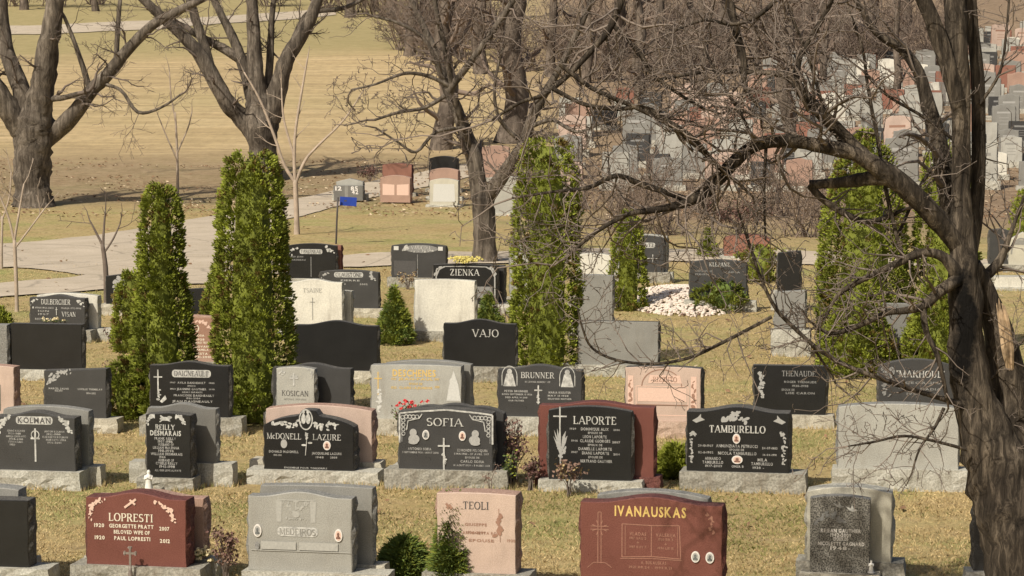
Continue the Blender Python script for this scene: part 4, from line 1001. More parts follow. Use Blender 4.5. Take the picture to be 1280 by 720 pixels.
evergreen('conifer', 'young feathery conifer in front of the pale pink front row headstone', 566, 742, 616, 46, ground(566, 738).y, [(0, .8), (.15, 1), (.4, .80), (.65, .50), (.85, .32), (1, .14)], 8000, cat='conifer', seed=16, mats=('spruce', 'cedar_dark', 'cedar'), spiky=1, leaf=.045, lump=.14, tipw=.03)
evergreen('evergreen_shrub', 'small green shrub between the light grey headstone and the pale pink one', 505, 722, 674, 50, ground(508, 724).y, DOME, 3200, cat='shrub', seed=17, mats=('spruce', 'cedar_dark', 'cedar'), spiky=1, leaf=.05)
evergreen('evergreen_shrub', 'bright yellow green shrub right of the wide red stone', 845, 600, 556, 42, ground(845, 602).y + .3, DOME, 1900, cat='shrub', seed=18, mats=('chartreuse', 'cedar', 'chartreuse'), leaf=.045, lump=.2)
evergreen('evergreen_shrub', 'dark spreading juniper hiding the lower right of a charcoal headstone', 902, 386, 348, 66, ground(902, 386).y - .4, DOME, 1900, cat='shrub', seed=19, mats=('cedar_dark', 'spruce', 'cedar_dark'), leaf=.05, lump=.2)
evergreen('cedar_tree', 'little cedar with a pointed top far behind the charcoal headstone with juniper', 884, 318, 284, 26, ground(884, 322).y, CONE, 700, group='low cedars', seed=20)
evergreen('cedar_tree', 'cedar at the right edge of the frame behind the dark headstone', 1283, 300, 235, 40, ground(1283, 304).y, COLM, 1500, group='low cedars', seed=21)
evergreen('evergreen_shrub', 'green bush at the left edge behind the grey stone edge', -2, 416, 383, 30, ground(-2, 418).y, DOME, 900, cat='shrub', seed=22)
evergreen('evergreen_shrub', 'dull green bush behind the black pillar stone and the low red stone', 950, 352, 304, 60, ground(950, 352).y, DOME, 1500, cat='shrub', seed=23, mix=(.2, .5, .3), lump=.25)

# ================================================================== bare trees
def bark_mat(name, a, b_, c_, sc=1.0):
    m, nt, b = new_mat(name)
    co = coords(nt, 'Object', (9 * sc, 9 * sc, 1.6 * sc)); co2 = coords(nt)
    n = noise_node(nt, 1.0, 6, .75, co, .6); c = ramp(nt, n, [(.30, a), (.5, b_), (.70, c_)])
    n2 = noise_node(nt, 1.1, 4, .6, co2); c = mixc(nt, .8, c, ramp(nt, n2, [(.34, (.42, .40, .38)), (.6, (1.12, 1.1, 1.05))]), 'MULTIPLY')
    nt.links.new(c, b.inputs['Base Color']); b.inputs['Roughness'].default_value = .92; b.inputs['Specular IOR Level'].default_value = .15
    bump(nt, b, n, .9, .05); return m
M['bark_old'] = bark_mat('dark furrowed bark', (.012, .010, .008), (.072, .058, .044), (.27, .22, .165), 1.7)
M['bark_grey'] = bark_mat('grey brown bark', (.028, .024, .020), (.13, .108, .086), (.29, .25, .205), 1.0)
M['bark_far'] = bark_mat('far bark', (.065, .053, .043), (.155, .125, .10), (.26, .215, .175), .7)
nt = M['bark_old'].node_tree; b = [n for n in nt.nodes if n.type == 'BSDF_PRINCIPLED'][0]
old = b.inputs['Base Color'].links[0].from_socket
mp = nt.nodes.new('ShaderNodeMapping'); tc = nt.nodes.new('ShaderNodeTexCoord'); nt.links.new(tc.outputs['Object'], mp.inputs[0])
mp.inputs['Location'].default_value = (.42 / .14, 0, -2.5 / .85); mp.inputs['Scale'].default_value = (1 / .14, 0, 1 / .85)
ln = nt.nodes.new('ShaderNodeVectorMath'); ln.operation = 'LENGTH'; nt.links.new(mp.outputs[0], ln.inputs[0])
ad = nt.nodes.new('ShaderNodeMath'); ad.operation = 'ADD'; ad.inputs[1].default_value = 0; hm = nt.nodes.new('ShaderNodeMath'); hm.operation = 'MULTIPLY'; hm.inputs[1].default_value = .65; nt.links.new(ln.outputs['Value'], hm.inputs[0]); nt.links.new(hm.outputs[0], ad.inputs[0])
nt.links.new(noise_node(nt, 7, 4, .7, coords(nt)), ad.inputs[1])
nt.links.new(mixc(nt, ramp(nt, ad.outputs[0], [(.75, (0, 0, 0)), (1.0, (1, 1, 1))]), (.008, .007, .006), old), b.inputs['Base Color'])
M['twig_dark'] = plain('dark twigs', (.18, .142, .112), .9, .4, 4)
M['twig_grey'] = plain('grey brown twigs', (.145, .112, .088), .9, .35, 4)
M['twig_far'] = plain('far brown twigs', (.19, .142, .108), .9, .3, .6)
M['twig_pale'] = plain('pale sapling bark', (.38, .30, .225), .9, .25, 5)
M['torn'] = plain('torn pale wood', (.42, .30, .18), .9, .5, 14)
M['moss'] = plain('mossy bark', (.10, .10, .03), .95, .3, 12)

def rvec(r): return Vector((r.gauss(0, 1), r.gauss(0, 1), r.gauss(0, 1)))
def twig(mb, p, d, L, r, depth, rng, gn=.28, up=.02, dens=5.0, rmin=.0035, sub=(.30, .6), flat=1.0, n0=None, knob=0):
    n = max(3, min(8, int(L / .14)))
    pts = [p.copy()]; rads = [r]; q = p.copy(); dirs = [d]
    for i in range(n):
        v = rvec(rng); v.y *= flat
        d = (d + v * gn + Vector((0, 0, up))).normalized(); q = q + d * (L / n); pts.append(q); dirs.append(d)
        rads.append(max(rmin, r * (1 - .75 * (i + 1) / n)))
    mb.tube(pts, rads, 3 if r < .02 else 5, cap=False)
    if knob and depth == 0 and rng.random() < knob:
        e = pts[-1]; s = rads[-1] * 2.4
        mb.add([e + Vector((s, 0, 0)), e + Vector((-s * .5, s * .8, 0)), e + Vector((-s * .5, -s * .8, 0)), e + d * s * 2.5], [(0, 1, 3), (1, 2, 3), (2, 0, 3)])
    if depth <= 0:
        if knob and L > .08:
            for _ in range(2):
                k = rng.randrange(1, len(pts)); sd = (dirs[k] * .5 + rvec(rng).normalized()).normalized(); ln = rng.uniform(.025, .06)
                e = pts[k] + sd * ln; mb.tube([pts[k], pts[k] + sd * ln * .5, e], [rmin, rmin, rmin * 1.9], 3, cap=True)
        return
    m = int(L * dens * rng.uniform(.7, 1.3)) + 1
    for _ in range(m):
        t = rng.uniform(.15, 1.0); k = min(n - 1, int(t * n)); u = t * n - k
        b = pts[k].lerp(pts[k + 1], min(1, u)); v = rvec(rng); v.y *= flat
        v = (v - dirs[k] * v.dot(dirs[k])); 
        if v.length < .05: continue
        v.normalize(); a = rng.uniform(.5, 1.15)
        nd = (dirs[k] * math.cos(a) + v * math.sin(a)).normalized()
        twig(mb, b, nd, max(.05, L * rng.uniform(*sub) * (1.15 - .6 * t)), max(rmin, rads[k] * .5), depth - 1, rng, gn, up, dens * 1.25, rmin, sub, flat, None, knob)

def limb_pts(pl, D):
    """pl: (px, py, depth offset, width px) -> world points and radii, smoothed"""
    sc = pxm(D); P = [at(a, b, D + o) for a, b, o, w in pl]; W = [w / sc / 2 for *_, w in pl]
    out = []; rad = []
    for i in range(len(P) - 1):
        p0, p1, p2, p3 = P[max(0, i - 1)], P[i], P[i + 1], P[min(len(P) - 1, i + 2)]
        for k in range(4):
            t = k / 4
            out.append(.5 * ((2 * p1) + (p2 - p0) * t + (2 * p0 - 5 * p1 + 4 * p2 - p3) * t * t + (3 * p1 - p0 - 3 * p2 + p3) * t ** 3))
            rad.append(W[i] + (W[i + 1] - W[i]) * t)
    out.append(P[-1]); rad.append(W[-1]); return out, rad

def limb(trunkmb, crownmb, pl, D, rng, twl=(.5, 1.2), dens=3.0, depth=2, n=9, rough=.12, start=.15, gn=.28, up=.02, knob=0, flat=1.0, wob=.0, tr=.35, sub=(.3, .6)):
    pts, rad = limb_pts(pl, D)
    if wob: pts = [p + Vector((mnoise.noise(p * 3), mnoise.noise(p * 3 + Vector((9, 0, 0))), mnoise.noise(p * 3 + Vector((0, 9, 0))))) * wob for p in pts]
    trunkmb.tube(pts, rad, n if rad[0] > .03 else 5, rough=rough if rad[0] > .02 else 0, seed=rng.random() * 50)
    if not dens: return
    acc = 0
    for i in range(len(pts) - 1):
        if i / len(pts) < start: continue
        seg = pts[i + 1] - pts[i]; acc += seg.length * dens * rng.uniform(.6, 1.4)
        while acc >= 1:
            acc -= 1; d = seg.normalized(); v = rvec(rng); v.y *= flat; v -= d * v.dot(d)
            if v.length < .05: continue
            v.normalize(); a = rng.uniform(.5, 1.2)
            b = pts[i].lerp(pts[i + 1], rng.random())
            twig(crownmb, b, (d * math.cos(a) + v * math.sin(a)).normalized(), rng.uniform(*twl), min(rad[i] * .5, .004 + rad[i] * tr), depth, rng, gn, up, 4.0, 0.0026 if D < 40 else .005, sub, flat, None, knob)
    # the tip
    d = (pts[-1] - pts[-2]).normalized(); twig(crownmb, pts[-1], d, rng.uniform(*twl), rad[-1], depth, rng, gn, up, 4.0, .0035 if D < 40 else .005, sub, flat, None, knob)

# ---- T0: the old tree in the right foreground
D0 = 22.0; g0 = ground(1262, 806)
T0 = empty('old_tree', (g0.x, g0.y, g0.z), 0, 'old gnarled bare tree in the right foreground with dark split trunk', 'tree')
D0 = g0.y; rng = random.Random(5)
def localize(o, root):
    o.data.transform(Matrix.Translation(-root.location)); return o
tm, cm = MB(), MB()
K = dict(D=D0, rng=rng, tr=.28)
limb(tm, cm, [(1300, 830, 0, 160), (1292, 760, 0, 128), (1281, 700, 0, 106), (1264, 640, 0, 92), (1247, 590, 0, 80), (1230, 540, 0, 65), (1216, 490, -.02, 53), (1208, 430, -.04, 46), (1206, 370, -.04, 43), (1204, 320, -.03, 36), (1202, 265, 0, 28), (1201, 200, 0, 24), (1200, 120, 0, 24), (1197, 60, 0, 26), (1193, 0, .05, 27), (1190, -60, .1, 26)], dens=.0, n=20, rough=.22, **K)
limb(tm, cm, [(1284, 690, .12, 60), (1280, 600, .16, 54), (1270, 520, .18, 48), (1256, 450, .18, 42), (1246, 405, .16, 34), (1230, 360, .1, 26), (1216, 330, .06, 20)], dens=.0, n=14, rough=.25, **K)
limb(tm, cm, [(1211, 325, .08, 20), (1220, 270, .14, 19), (1223, 200, .16, 19), (1222, 100, .16, 18), (1215, 30, .18, 16), (1211, -40, .2, 15)], dens=.3, n=10, **K)
limb(tm, cm, [(1202, 150, .0, 20), (1190, 100, -.05, 22), (1176, 55, -.06, 22), (1160, 12, -.08, 20), (1140, -30, -.1, 18)], dens=.3, n=10, **K)
limb(tm, cm, [(1202, 320, .3, 22), (1188, 260, .35, 26), (1178, 200, .4, 24), (1163, 140, .5, 20), (1148, 90, .55, 16), (1128, 62, .6, 13), (1095, 40, .6, 9), (1070, 0, .6, 7), (1050, -30, .6, 6)], dens=8.3, twl=(0.34, 1.04), depth=2, n=9, **K)
# big dark limb sweeping left
limb(tm, cm, [(1206, 318, 0, 26), (1178, 282, -.1, 27), (1146, 248, -.2, 27), (1108, 216, -.3, 27), (1070, 193, -.35, 19), (1030, 183, -.4, 19), (985, 176, -.45, 17), (945, 181, -.5, 16), (915, 205, -.5, 17), (885, 237, -.55, 16), (855, 254, -.6, 12), (820, 262, -.6, 9), (785, 268, -.6, 6), (745, 290, -.6, 5), (712, 318, -.6, 3.5)], dens=15.6, twl=(0.29, 1.17), depth=2, gn=.42, knob=.7, start=.3, n=9, **K)
limb(tm, cm, [(1112, 220, -.3, 24), (1080, 224, -.2, 18), (1050, 228, -.15, 13), (1012, 231, -.1, 12)], dens=0, n=8, rough=.2, **K)
limb(tm, cm, [(1012, 231, -.1, 10), (1030, 250, -.1, 9), (1062, 270, -.1, 8), (1090, 277, -.05, 7), (1130, 262, 0, 5)], dens=21.0, twl=(0.21, 0.52), depth=2, knob=.6, **K)
limb(tm, cm, [(1090, 205, -.3, 20), (1060, 175, -.3, 17), (1030, 145, -.35, 17), (1005, 118, -.4, 15), (990, 98, -.4, 12), (970, 92, -.4, 8), (930, 90, -.4, 6), (880, 90, -.45, 5), (820, 100, -.5, 3.5)], dens=17.9, twl=(0.29, 1.23), depth=2, gn=.42, knob=.6, **K)
limb(tm, cm, [(995, 100, -.4, 10), (1000, 70, -.4, 8), (1015, 45, -.4, 7), (1035, 10, -.45, 6), (1050, -30, -.5, 5)], dens=15.6, twl=(0.29, 1.23), depth=2, **K)
limb(tm, cm, [(860, 250, -.6, 8), (800, 230, -.6, 8), (770, 220, -.65, 7), (735, 235, -.65, 5.5), (690, 240, -.7, 4), (640, 248, -.7, 3)], dens=17.9, twl=(0.23, 1.04), depth=2, gn=.42, knob=.6, **K)
limb(tm, cm, [(1210, 275, .1, 9), (1120, 292, 0, 0.1 + 6), (1050, 250, -.1, 5)], dens=0, **K) if 0 else None
# paler limbs lower down
limb(tm, cm, [(1202, 352, -.1, 19.7), (1180, 322, -.15, 13.9), (1152, 316, -.2, 11.5), (1120, 330, -.25, 9.8), (1090, 344, -.3, 7.4), (1062, 358, -.3, 6.6), (1045, 372, -.3, 4.9), (1030, 400, -.3, 3.3)], dens=21.0, twl=(0.23, 0.72), depth=2, gn=.45, knob=.6, **K)
limb(tm, cm, [(1205, 345, -.1, 18.0), (1178, 362, -.2, 14.8), (1155, 382, -.25, 11.5), (1132, 388, -.3, 9.0), (1108, 391, -.3, 8.2), (1085, 402, -.35, 7.4), (1060, 412, -.35, 7.4), (1035, 416, -.35, 4.9), (1010, 400, -.35, 3.3)], dens=21.0, twl=(0.23, 0.72), depth=2, gn=.45, knob=.6, **K)
limb(tm, cm, [(1154, 386, -.25, 9.8), (1158, 415, -.3, 7.4), (1170, 440, -.3, 7.4), (1178, 470, -.3, 5.7), (1184, 500, -.25, 4.1)], dens=13.3, twl=(0.21, 0.52), depth=2, knob=.6, **K)
# long thin arc from the lower trunk
limb(tm, cm, [(1206, 508, -.1, 9.0), (1180, 499, -.2, 7.4), (1140, 487, -.3, 6.6), (1100, 473, -.4, 6.6), (1060, 458, -.4, 5.7), (1025, 438, -.45, 5.7), (995, 412, -.45, 5.3), (970, 386, -.5, 4.9), (952, 350, -.5, 4.5), (940, 315, -.5, 4.1), (930, 285, -.5, 3.3), (922, 262, -.5, 2.5)], dens=18.9, twl=(0.23, 0.72), depth=2, gn=.45, knob=.6, **K)
limb(tm, cm, [(965, 396, -.5, 4.9), (935, 412, -.5, 4.9), (900, 430, -.55, 4.9), (860, 448, -.6, 4.5), (815, 455, -.6, 4.1), (770, 450, -.6, 3.7), (740, 435, -.6, 3.3), (728, 410, -.6, 2.9), (722, 385, -.6, 2.0)], dens=18.9, twl=(0.21, 0.65), depth=2, gn=.45, knob=.6, **K)
limb(tm, cm, [(1010, 425, -.45, 4.1), (1030, 455, -.3, 3.7), (1045, 480, -.3, 3.3)], dens=21.0, twl=(0.21, 0.52), depth=1, knob=.6, **K)
limb(tm, cm, [(1208, 562, -.2, 4.9), (1170, 552, -.3, 4.1), (1130, 545, -.35, 3.7), (1095, 552, -.4, 3.3), (1060, 558, -.4, 2.0)], dens=26.2, twl=(0.21, 0.59), depth=2, gn=.45, knob=.7, **K)
limb(tm, cm, [(1180, 510, -.2, 4.9), (1168, 535, -.25, 4.1), (1150, 560, -.3, 3.3), (1140, 590, -.3, 2.0)], dens=26.2, twl=(0.21, 0.52), depth=2, gn=.45, knob=.7, **K)
limb(tm, cm, [(1215, 490, .2, 5.7), (1245, 468, .1, 4.1), (1275, 430, 0, 3.3), (1300, 400, 0, 2.5)], dens=21.0, twl=(0.21, 0.59), depth=2, knob=.6, **K)
limb(tm, cm, [(1215, 350, .2, 16.4), (1232, 345, .2, 14.8), (1250, 325, .25, 11.5), (1262, 295, .25, 6.6), (1275, 260, .3, 4.1), (1290, 220, .3, 3.3)], dens=15.6, twl=(0.23, 0.65), depth=2, knob=.6, **K)
limb(tm, cm, [(1222, 560, .2, 4.1), (1250, 540, .1, 3.3), (1280, 520, 0, 2.5)], dens=21.0, twl=(0.21, 0.52), depth=1, knob=.6, **K)
# upright thin shoots
for q in ([(1128, 320, -.1, 6), (1110, 250, -.1, 5.5), (1098, 180, -.1, 5), (1085, 110, -.15, 4.5), (1078, 60, -.2, 4), (1060, 10, -.2, 3)],
          [(1060, 190, -.3, 6), (1035, 150, -.3, 5), (1010, 70, -.4, 4), (985, 10, -.4, 3)],
          [(1225, 130, .1, 5), (1250, 90, .1, 4), (1258, 40, .1, 3.5), (1262, -10, .1, 3)],
          [(945, 182, -.5, 5), (925, 140, -.5, 4), (900, 100, -.5, 4), (880, 60, -.5, 3)],
          [(958, 178, -.5, 4.5), (955, 240, -.5, 4), (957, 300, -.5, 2.5)],
          [(1120, 300, 0, 5), (1165, 210, .1, 4), (1222, 195, .2, 3)],
          [(1210, 190, .1, 5), (1160, 150, 0, 4.5), (1110, 120, -.1, 4), (1080, 90, -.2, 3)]):
    limb(tm, cm, q, dens=16.9, twl=(0.23, 0.65), depth=2, gn=.42, knob=.5, **K)
# high branches that come down into the frame
for q in ([(790, -40, -.8, 9), (765, 30, -.8, 9), (740, 62, -.8, 8), (712, 92, -.8, 7), (680, 118, -.85, 6), (650, 128, -.9, 4.5), (615, 150, -.9, 3)],
          [(765, 30, -.8, 6), (800, 66, -.8, 6), (815, 92, -.8, 5.5), (850, 118, -.8, 4.5), (878, 135, -.8, 3)],
          [(690, 110, -.9, 6), (730, 130, -.9, 5.5), (770, 136, -.9, 6), (810, 135, -.9, 5.5), (850, 165, -.9, 8), (880, 190, -.8, 7), (905, 215, -.6, 6)],
          [(700, 80, -.9, 6), (740, 110, -.9, 6), (790, 132, -.9, 6), (830, 150, -.9, 9), (865, 172, -.9, 8), (895, 205, -.7, 4)],
          [(905, -40, -.4, 12), (915, 20, -.4, 11), (928, 70, -.4, 10), (932, 110, -.4, 7), (950, 135, -.4, 4)],
          [(1000, -40, -.5, 7), (960, 10, -.5, 6), (920, 30, -.5, 5), (880, 25, -.5, 4), (840, 40, -.5, 3)]):
    limb(tm, cm, q, dens=13.2, twl=(0.29, 1.23), depth=2, gn=.45, knob=.6, start=.05, **K)
localize(tm.build('trunk', M['bark_old'], T0), T0); localize(cm.build('crown', M['twig_dark'], T0), T0)
st_ = MB()
for k in range(11):
    q = rng.uniform(-5, 5); t0 = rng.uniform(366, 392); w = rng.uniform(3, 7)
    P_, R_ = limb_pts([(1262 + q * .6, 462, .06, w), (1260 + q, 430 + rng.uniform(-8, 8), .02 + rng.uniform(-.02, .02), w * 1.2), (1254 + q, 400, rng.uniform(-.03, .01), w), (1249 + q * 1.1 + rng.uniform(-3, 3), t0, rng.uniform(-.03, .02), .6)], D0); st_.tube(P_, R_, 5, rough=.45, seed=k * 3.1, smooth=False)
localize(tag(st_.build('torn_stub', M['torn'], T0), 'torn stub showing pale splintered wood'), T0)

# ---- T3: forked tree in the middle
def tree(name, label, foot, trunk_pl, limbs, seed, mats, cat='tree', group=None, kw=None, tkw=None, wsc=1.0):
    g = ground(*foot); D = g.y; r = random.Random(seed)
    root = empty(name, g, 0, label, cat, group); tm, cm = MB(), MB()
    limb(tm, cm, trunk_pl, D, r, **dict(dict(dens=0, n=16, rough=.16), **(tkw or {})))
    for q in limbs:
        q = [(a_, b_, c_, w_ * wsc) for a_, b_, c_, w_ in q]
        limb(tm, cm, q, D, r, **dict(dict(dens=2.0, twl=(.5, 1.3), depth=2, n=9), **(kw or {})))
        if q[-1][1] < 0 and q[-1][3] > 7:
            e, er = limb_pts(q[-2:], D); d = (e[-1] - e[0]).normalized()
            for _ in range(3): twig(cm, e[-1], (d + rvec(r) * .35).normalized(), r.uniform(2.2, 3.8), er[-1] * .8, 3, r, .2, .02, 1.9, .006, (.3, .6))
    localize(tm.build('trunk', M[mats[0]], root), root); localize(cm.build('crown', M[mats[1]], root), root)
    return root
tree('forked_tree', 'slender forked bare tree behind the yellow flowers, left of the middle cedar', (607, 328),
     [(607, 334, 0, 40), (606, 315, 0, 30), (605, 285, 0, 28), (604, 262, 0, 28), (603, 245, 0, 30)],
     [[(600, 250, 0, 24), (597, 225, 0, 22), (592, 195, 0, 21), (581, 165, .1, 18), (570, 135, .2, 16), (560, 112, .3, 14), (545, 70, .3, 11), (528, 30, .3, 8), (510, -10, .3, 6)],
      [(607, 250, 0, 20), (622, 228, -.2, 19), (640, 203, -.3, 17), (655, 178, -.4, 15), (664, 150, -.4, 13), (680, 118, -.5, 11), (700, 85, -.5, 9), (722, 40, -.6, 8), (740, 0, -.6, 6)],
      [(590, 190, 0, 9), (576, 150, -.3, 8), (566, 110, -.6, 8), (556, 60, -.8, 7), (545, 10, -.9, 6), (540, -30, -1, 5)],
      [(560, 114, -.6, 9), (590, 75, -.8, 9), (612, 45, -.9, 8), (632, 15, -1, 8), (655, -20, -1, 7)],
      [(566, 110, -.6, 6), (535, 95, -.8, 5), (505, 92, -1, 4), (470, 105, -1.1, 3), (440, 112, -1.2, 2.5)],
      [(556, 120, -.7, 6), (530, 135, -.8, 5), (500, 140, -1, 4), (468, 150, -1.1, 3)],
      [(580, 160, -.3, 5), (545, 165, -.8, 4.5), (520, 190, -.9, 4), (498, 178, -1, 3), (470, 160, -1, 2.5)],
      [(570, 135, -.3, 5), (535, 55, -.5, 5), (500, 30, -.6, 4), (465, 20, -.8, 3)],
      [(660, 160, -.4, 6), (690, 150, -.8, 5), (720, 165, -1, 4), (750, 155, -1, 3)],
      [(655, 180, -.4, 6), (625, 150, -.6, 5), (618, 110, -.8, 4), (628, 60, -.9, 3)]],
     31, ('bark_grey', 'twig_grey'), kw=dict(dens=5.0, twl=(.45, 1.3), depth=2, gn=.32, knob=.5, tr=.28))

# ---- T1, T2: the two big spreading trees on the left
tree('spreading_tree', 'stout spreading bare tree at the left edge of the field', (42, 258),
     [(42, 266, 0, 62), (42, 255, 0, 52), (41, 240, 0, 46), (41, 215, 0, 45), (41, 190, 0, 48), (42, 165, 0, 54), (44, 148, -.05, 46), (48, 128, -.1, 36), (54, 105, -.2, 30), (58, 75, -.3, 28), (65, 30, -.4, 24), (75, -30, -.5, 20)],
     [[(30, 165, 0, 36), (12, 138, -.2, 34), (-4, 115, -.3, 32), (-30, 70, -.5, 28), (-50, 10, -.5, 20)],
      [(38, 150, 0, 34), (26, 110, 0, 26), (10, 70, .2, 22), (4, 30, .3, 18), (0, -30, .3, 15)],
      [(55, 175, 0, 30), (72, 162, 0, 26), (92, 143, -.2, 24), (113, 115, -.3, 20), (135, 92, -.4, 19), (160, 62, -.5, 17), (190, 32, -.6, 14), (222, 14, -.7, 12), (255, -2, -.8, 10), (300, -25, -.9, 8)],
      [(113, 115, -.3, 9), (104, 85, -.3, 8), (92, 50, -.3, 6), (80, 20, -.3, 5)],
      [(118, 103, -.3, 6), (150, 112, -.6, 5), (172, 140, -.8, 5), (200, 135, -.9, 4), (226, 118, -1, 3)],
      [(145, 80, -.4, 8), (147, 40, -.4, 7), (150, 0, -.4, 6)],
      [(62, 124, -.2, 8), (80, 122, -.5, 8), (98, 117, -.6, 7)]],
     32, ('bark_grey', 'twig_grey'), group='spreading trees at the field edge', kw=dict(dens=2.6, twl=(.6, 1.7), depth=2, n=11, rough=.14, tr=.16, gn=.24), wsc=.88, tkw=dict(rough=.24, dens=1.0, start=.4, twl=(.6, 1.7), tr=.16))
tree('spreading_tree', 'many limbed spreading bare tree rising behind the tallest cedar', (334, 226),
     [(334, 236, 0, 44), (334, 222, 0, 38), (331, 205, 0, 37), (328, 180, 0, 37), (326, 155, 0, 44), (325, 138, 0, 38), (323, 120, -.05, 28), (320, 100, -.1, 22), (318, 60, -.1, 18), (316, 20, -.1, 15), (312, -20, -.1, 13)],
     [[(318, 165, 0, 30), (300, 145, 0, 27), (284, 128, -.2, 24), (268, 100, -.3, 22), (252, 72, -.4, 20), (232, 48, -.4, 17), (210, 28, -.5, 15), (180, 0, -.5, 12), (150, -30, -.5, 10)],
      [(266, 98, -.3, 16), (256, 60, -.2, 14), (245, 25, -.2, 12), (232, -20, -.2, 11)],
      [(322, 145, 0, 24), (313, 110, .2, 20), (302, 75, .2, 16), (290, 45, .3, 13), (275, 15, .3, 11), (258, -20, .3, 9)],
      [(302, 75, .2, 14), (278, 60, .2, 13), (258, 50, .2, 11), (238, 38, .1, 9)],
      [(338, 150, 0, 30), (348, 108, -.2, 26), (358, 75, -.3, 22), (374, 48, -.4, 20), (388, 24, -.5, 17), (402, -15, -.5, 14)],
      [(345, 130, .1, 24), (352, 96, .3, 18), (366, 60, .4, 15), (378, 30, .4, 13), (390, 15, .4, 8), (430, 10, .4, 6), (470, -10, .4, 5)],
      [(335, 110, .2, 12), (338, 60, .3, 10), (340, 20, .3, 8), (345, -20, .3, 7)]],
     33, ('bark_grey', 'twig_grey'), group='spreading trees at the field edge', kw=dict(dens=2.8, twl=(.6, 1.7), depth=2, n=11, rough=.14, tr=.16, gn=.24), wsc=.9, tkw=dict(rough=.22, dens=1.0, start=.4, twl=(.6, 1.7), tr=.16))
# ---- saplings
def sapling(label, foot, pl, limbs, seed, mats=('twig_pale', 'twig_pale'), kw=None, name='sapling'):
    return tree(name, label, foot, pl, limbs, seed, mats, 'sapling', 'young saplings', dict(dict(dens=1.8, twl=(.25, .7), depth=1, n=5, gn=.14, up=.06), **(kw or {})), dict(n=7, rough=0))
sapling('pale barked sapling with a three way fork, right of the tallest cedar', (371, 293), [(371, 296, 0, 9), (371, 280, 0, 7), (370, 250, 0, 6.5), (369, 225, 0, 6)],
        [[(369, 228, 0, 5), (355, 205, 0, 4.5), (343, 170, 0, 4), (325, 125, 0, 3), (305, 90, 0, 2)], [(369, 226, 0, 5), (368, 195, 0, 5), (370, 160, 0, 4), (378, 110, 0, 3), (385, 70, 0, 2)],
         [(370, 228, 0, 5), (382, 200, 0, 4), (400, 180, 0, 3.5), (430, 150, 0, 2.5), (450, 120, 0, 2)], [(368, 195, 0, 3.5), (355, 150, 0, 3), (352, 110, 0, 2)]], 41)
sapling('thin pale sapling at the far left in front of the path', (21, 390), [(21, 396, 0, 7), (21, 380, 0, 5), (20, 345, 0, 5), (18, 300, 0, 4.5)],
        [[(18, 302, 0, 4), (10, 270, 0, 3), (-5, 235, 0, 2)], [(18, 302, 0, 4), (24, 265, 0, 3), (30, 230, 0, 2)], [(19, 310, 0, 3), (38, 285, 0, 2.5), (55, 262, 0, 2)]], 42)
sapling('small dark sapling with upright twigs beside the black wreath headstone', (133, 390), [(133, 394, 0, 8), (133, 370, 0, 7), (132, 335, 0, 6.5), (128, 305, 0, 5)],
        [[(129, 308, 0, 4), (120, 290, 0, 3), (112, 275, 0, 2)], [(129, 306, 0, 4), (130, 285, 0, 3), (132, 262, 0, 2)], [(131, 315, 0, 3), (142, 298, 0, 2.5), (150, 280, 0, 2)]], 43, ('twig_grey', 'twig_grey'), dict(dens=3))
sapling('thin feathery sapling standing in the field behind the slim cedar', (222, 243), [(222, 246, 0, 4), (222, 220, 0, 3.5), (221, 180, 0, 3), (219, 140, 0, 2)],
        [[(222, 200, 0, 2.5), (208, 170, 0, 2), (200, 150, 0, 1.5)], [(222, 190, 0, 2.5), (235, 160, 0, 2), (240, 140, 0, 1.5)], [(221, 160, 0, 2), (214, 120, 0, 2), (212, 90, 0, 1.5)]], 44, kw=dict(dens=2))
sapling('bare whip of a sapling at the very left edge', (2, 336), [(2, 338, 0, 4), (2, 310, 0, 3.5), (3, 270, 0, 3)], [[(3, 280, 0, 2.5), (-6, 250, 0, 2), (-10, 220, 0, 1.5)], [(3, 275, 0, 2.5), (12, 245, 0, 2), (14, 215, 0, 1.5)]], 45)

# ---- the wood behind: trunks one can tell apart, then copies of three kinds
wood = 'bare trees of the wood behind'
def woodtree(label, px, yfoot, w, seed, lean=0, low=60):
    g = ground(px, yfoot); D = g.y; sc = pxm(D); r = random.Random(seed)
    root = empty('bare_tree', g, 0, label, 'tree', wood); tm, cm = MB(), MB()
    H = r.uniform(7, 9); pts = []; rads = []
    for k in range(12):
        t = k / 11; pts.append(Vector((g.x + lean * t * H * .5 + .15 * math.sin(k * 1.3 + seed), g.y + .1 * math.sin(k + seed), g.z - .1 + t * H))); rads.append(w / sc / 2 * (1.25 if k == 0 else 1 - .55 * t))
    tm.tube(pts, rads, 9, rough=.15, seed=seed)
    for k in range(2, 12):
        for _ in range(2 if k < 6 else 3):
            a = r.uniform(0, 6.28); d = Vector((math.cos(a), math.sin(a), r.uniform(.0, 1.0))).normalized(); b = pts[k - 1].lerp(pts[k], r.random())
            twig(cm, b, d, r.uniform(1.2, 2.8), rads[k] * .38, 3 if k < 8 else 2, r, .2, .03, 2.2, .008, (.3, .6))
    localize(tm.build('trunk', M['bark_far'], root), root); localize(cm.build('crown', M['twig_far'], root), root)
    return root
protos = [woodtree('grey trunked tree standing behind the black rear stone by the path', 557, 186, 26, 61),
          woodtree('broad trunked tree between the forked tree and the middle cedar', 640, 178, 34, 62, .04),
          woodtree('leaning tree among the hillside headstones left of the broad cedar', 985, 190, 22, 63, -.06)]
rw = random.Random(77)
wl = ['bare tree rising out of the brown thicket behind the hillside headstones', 'bare tree at the top of the field in the background wood']
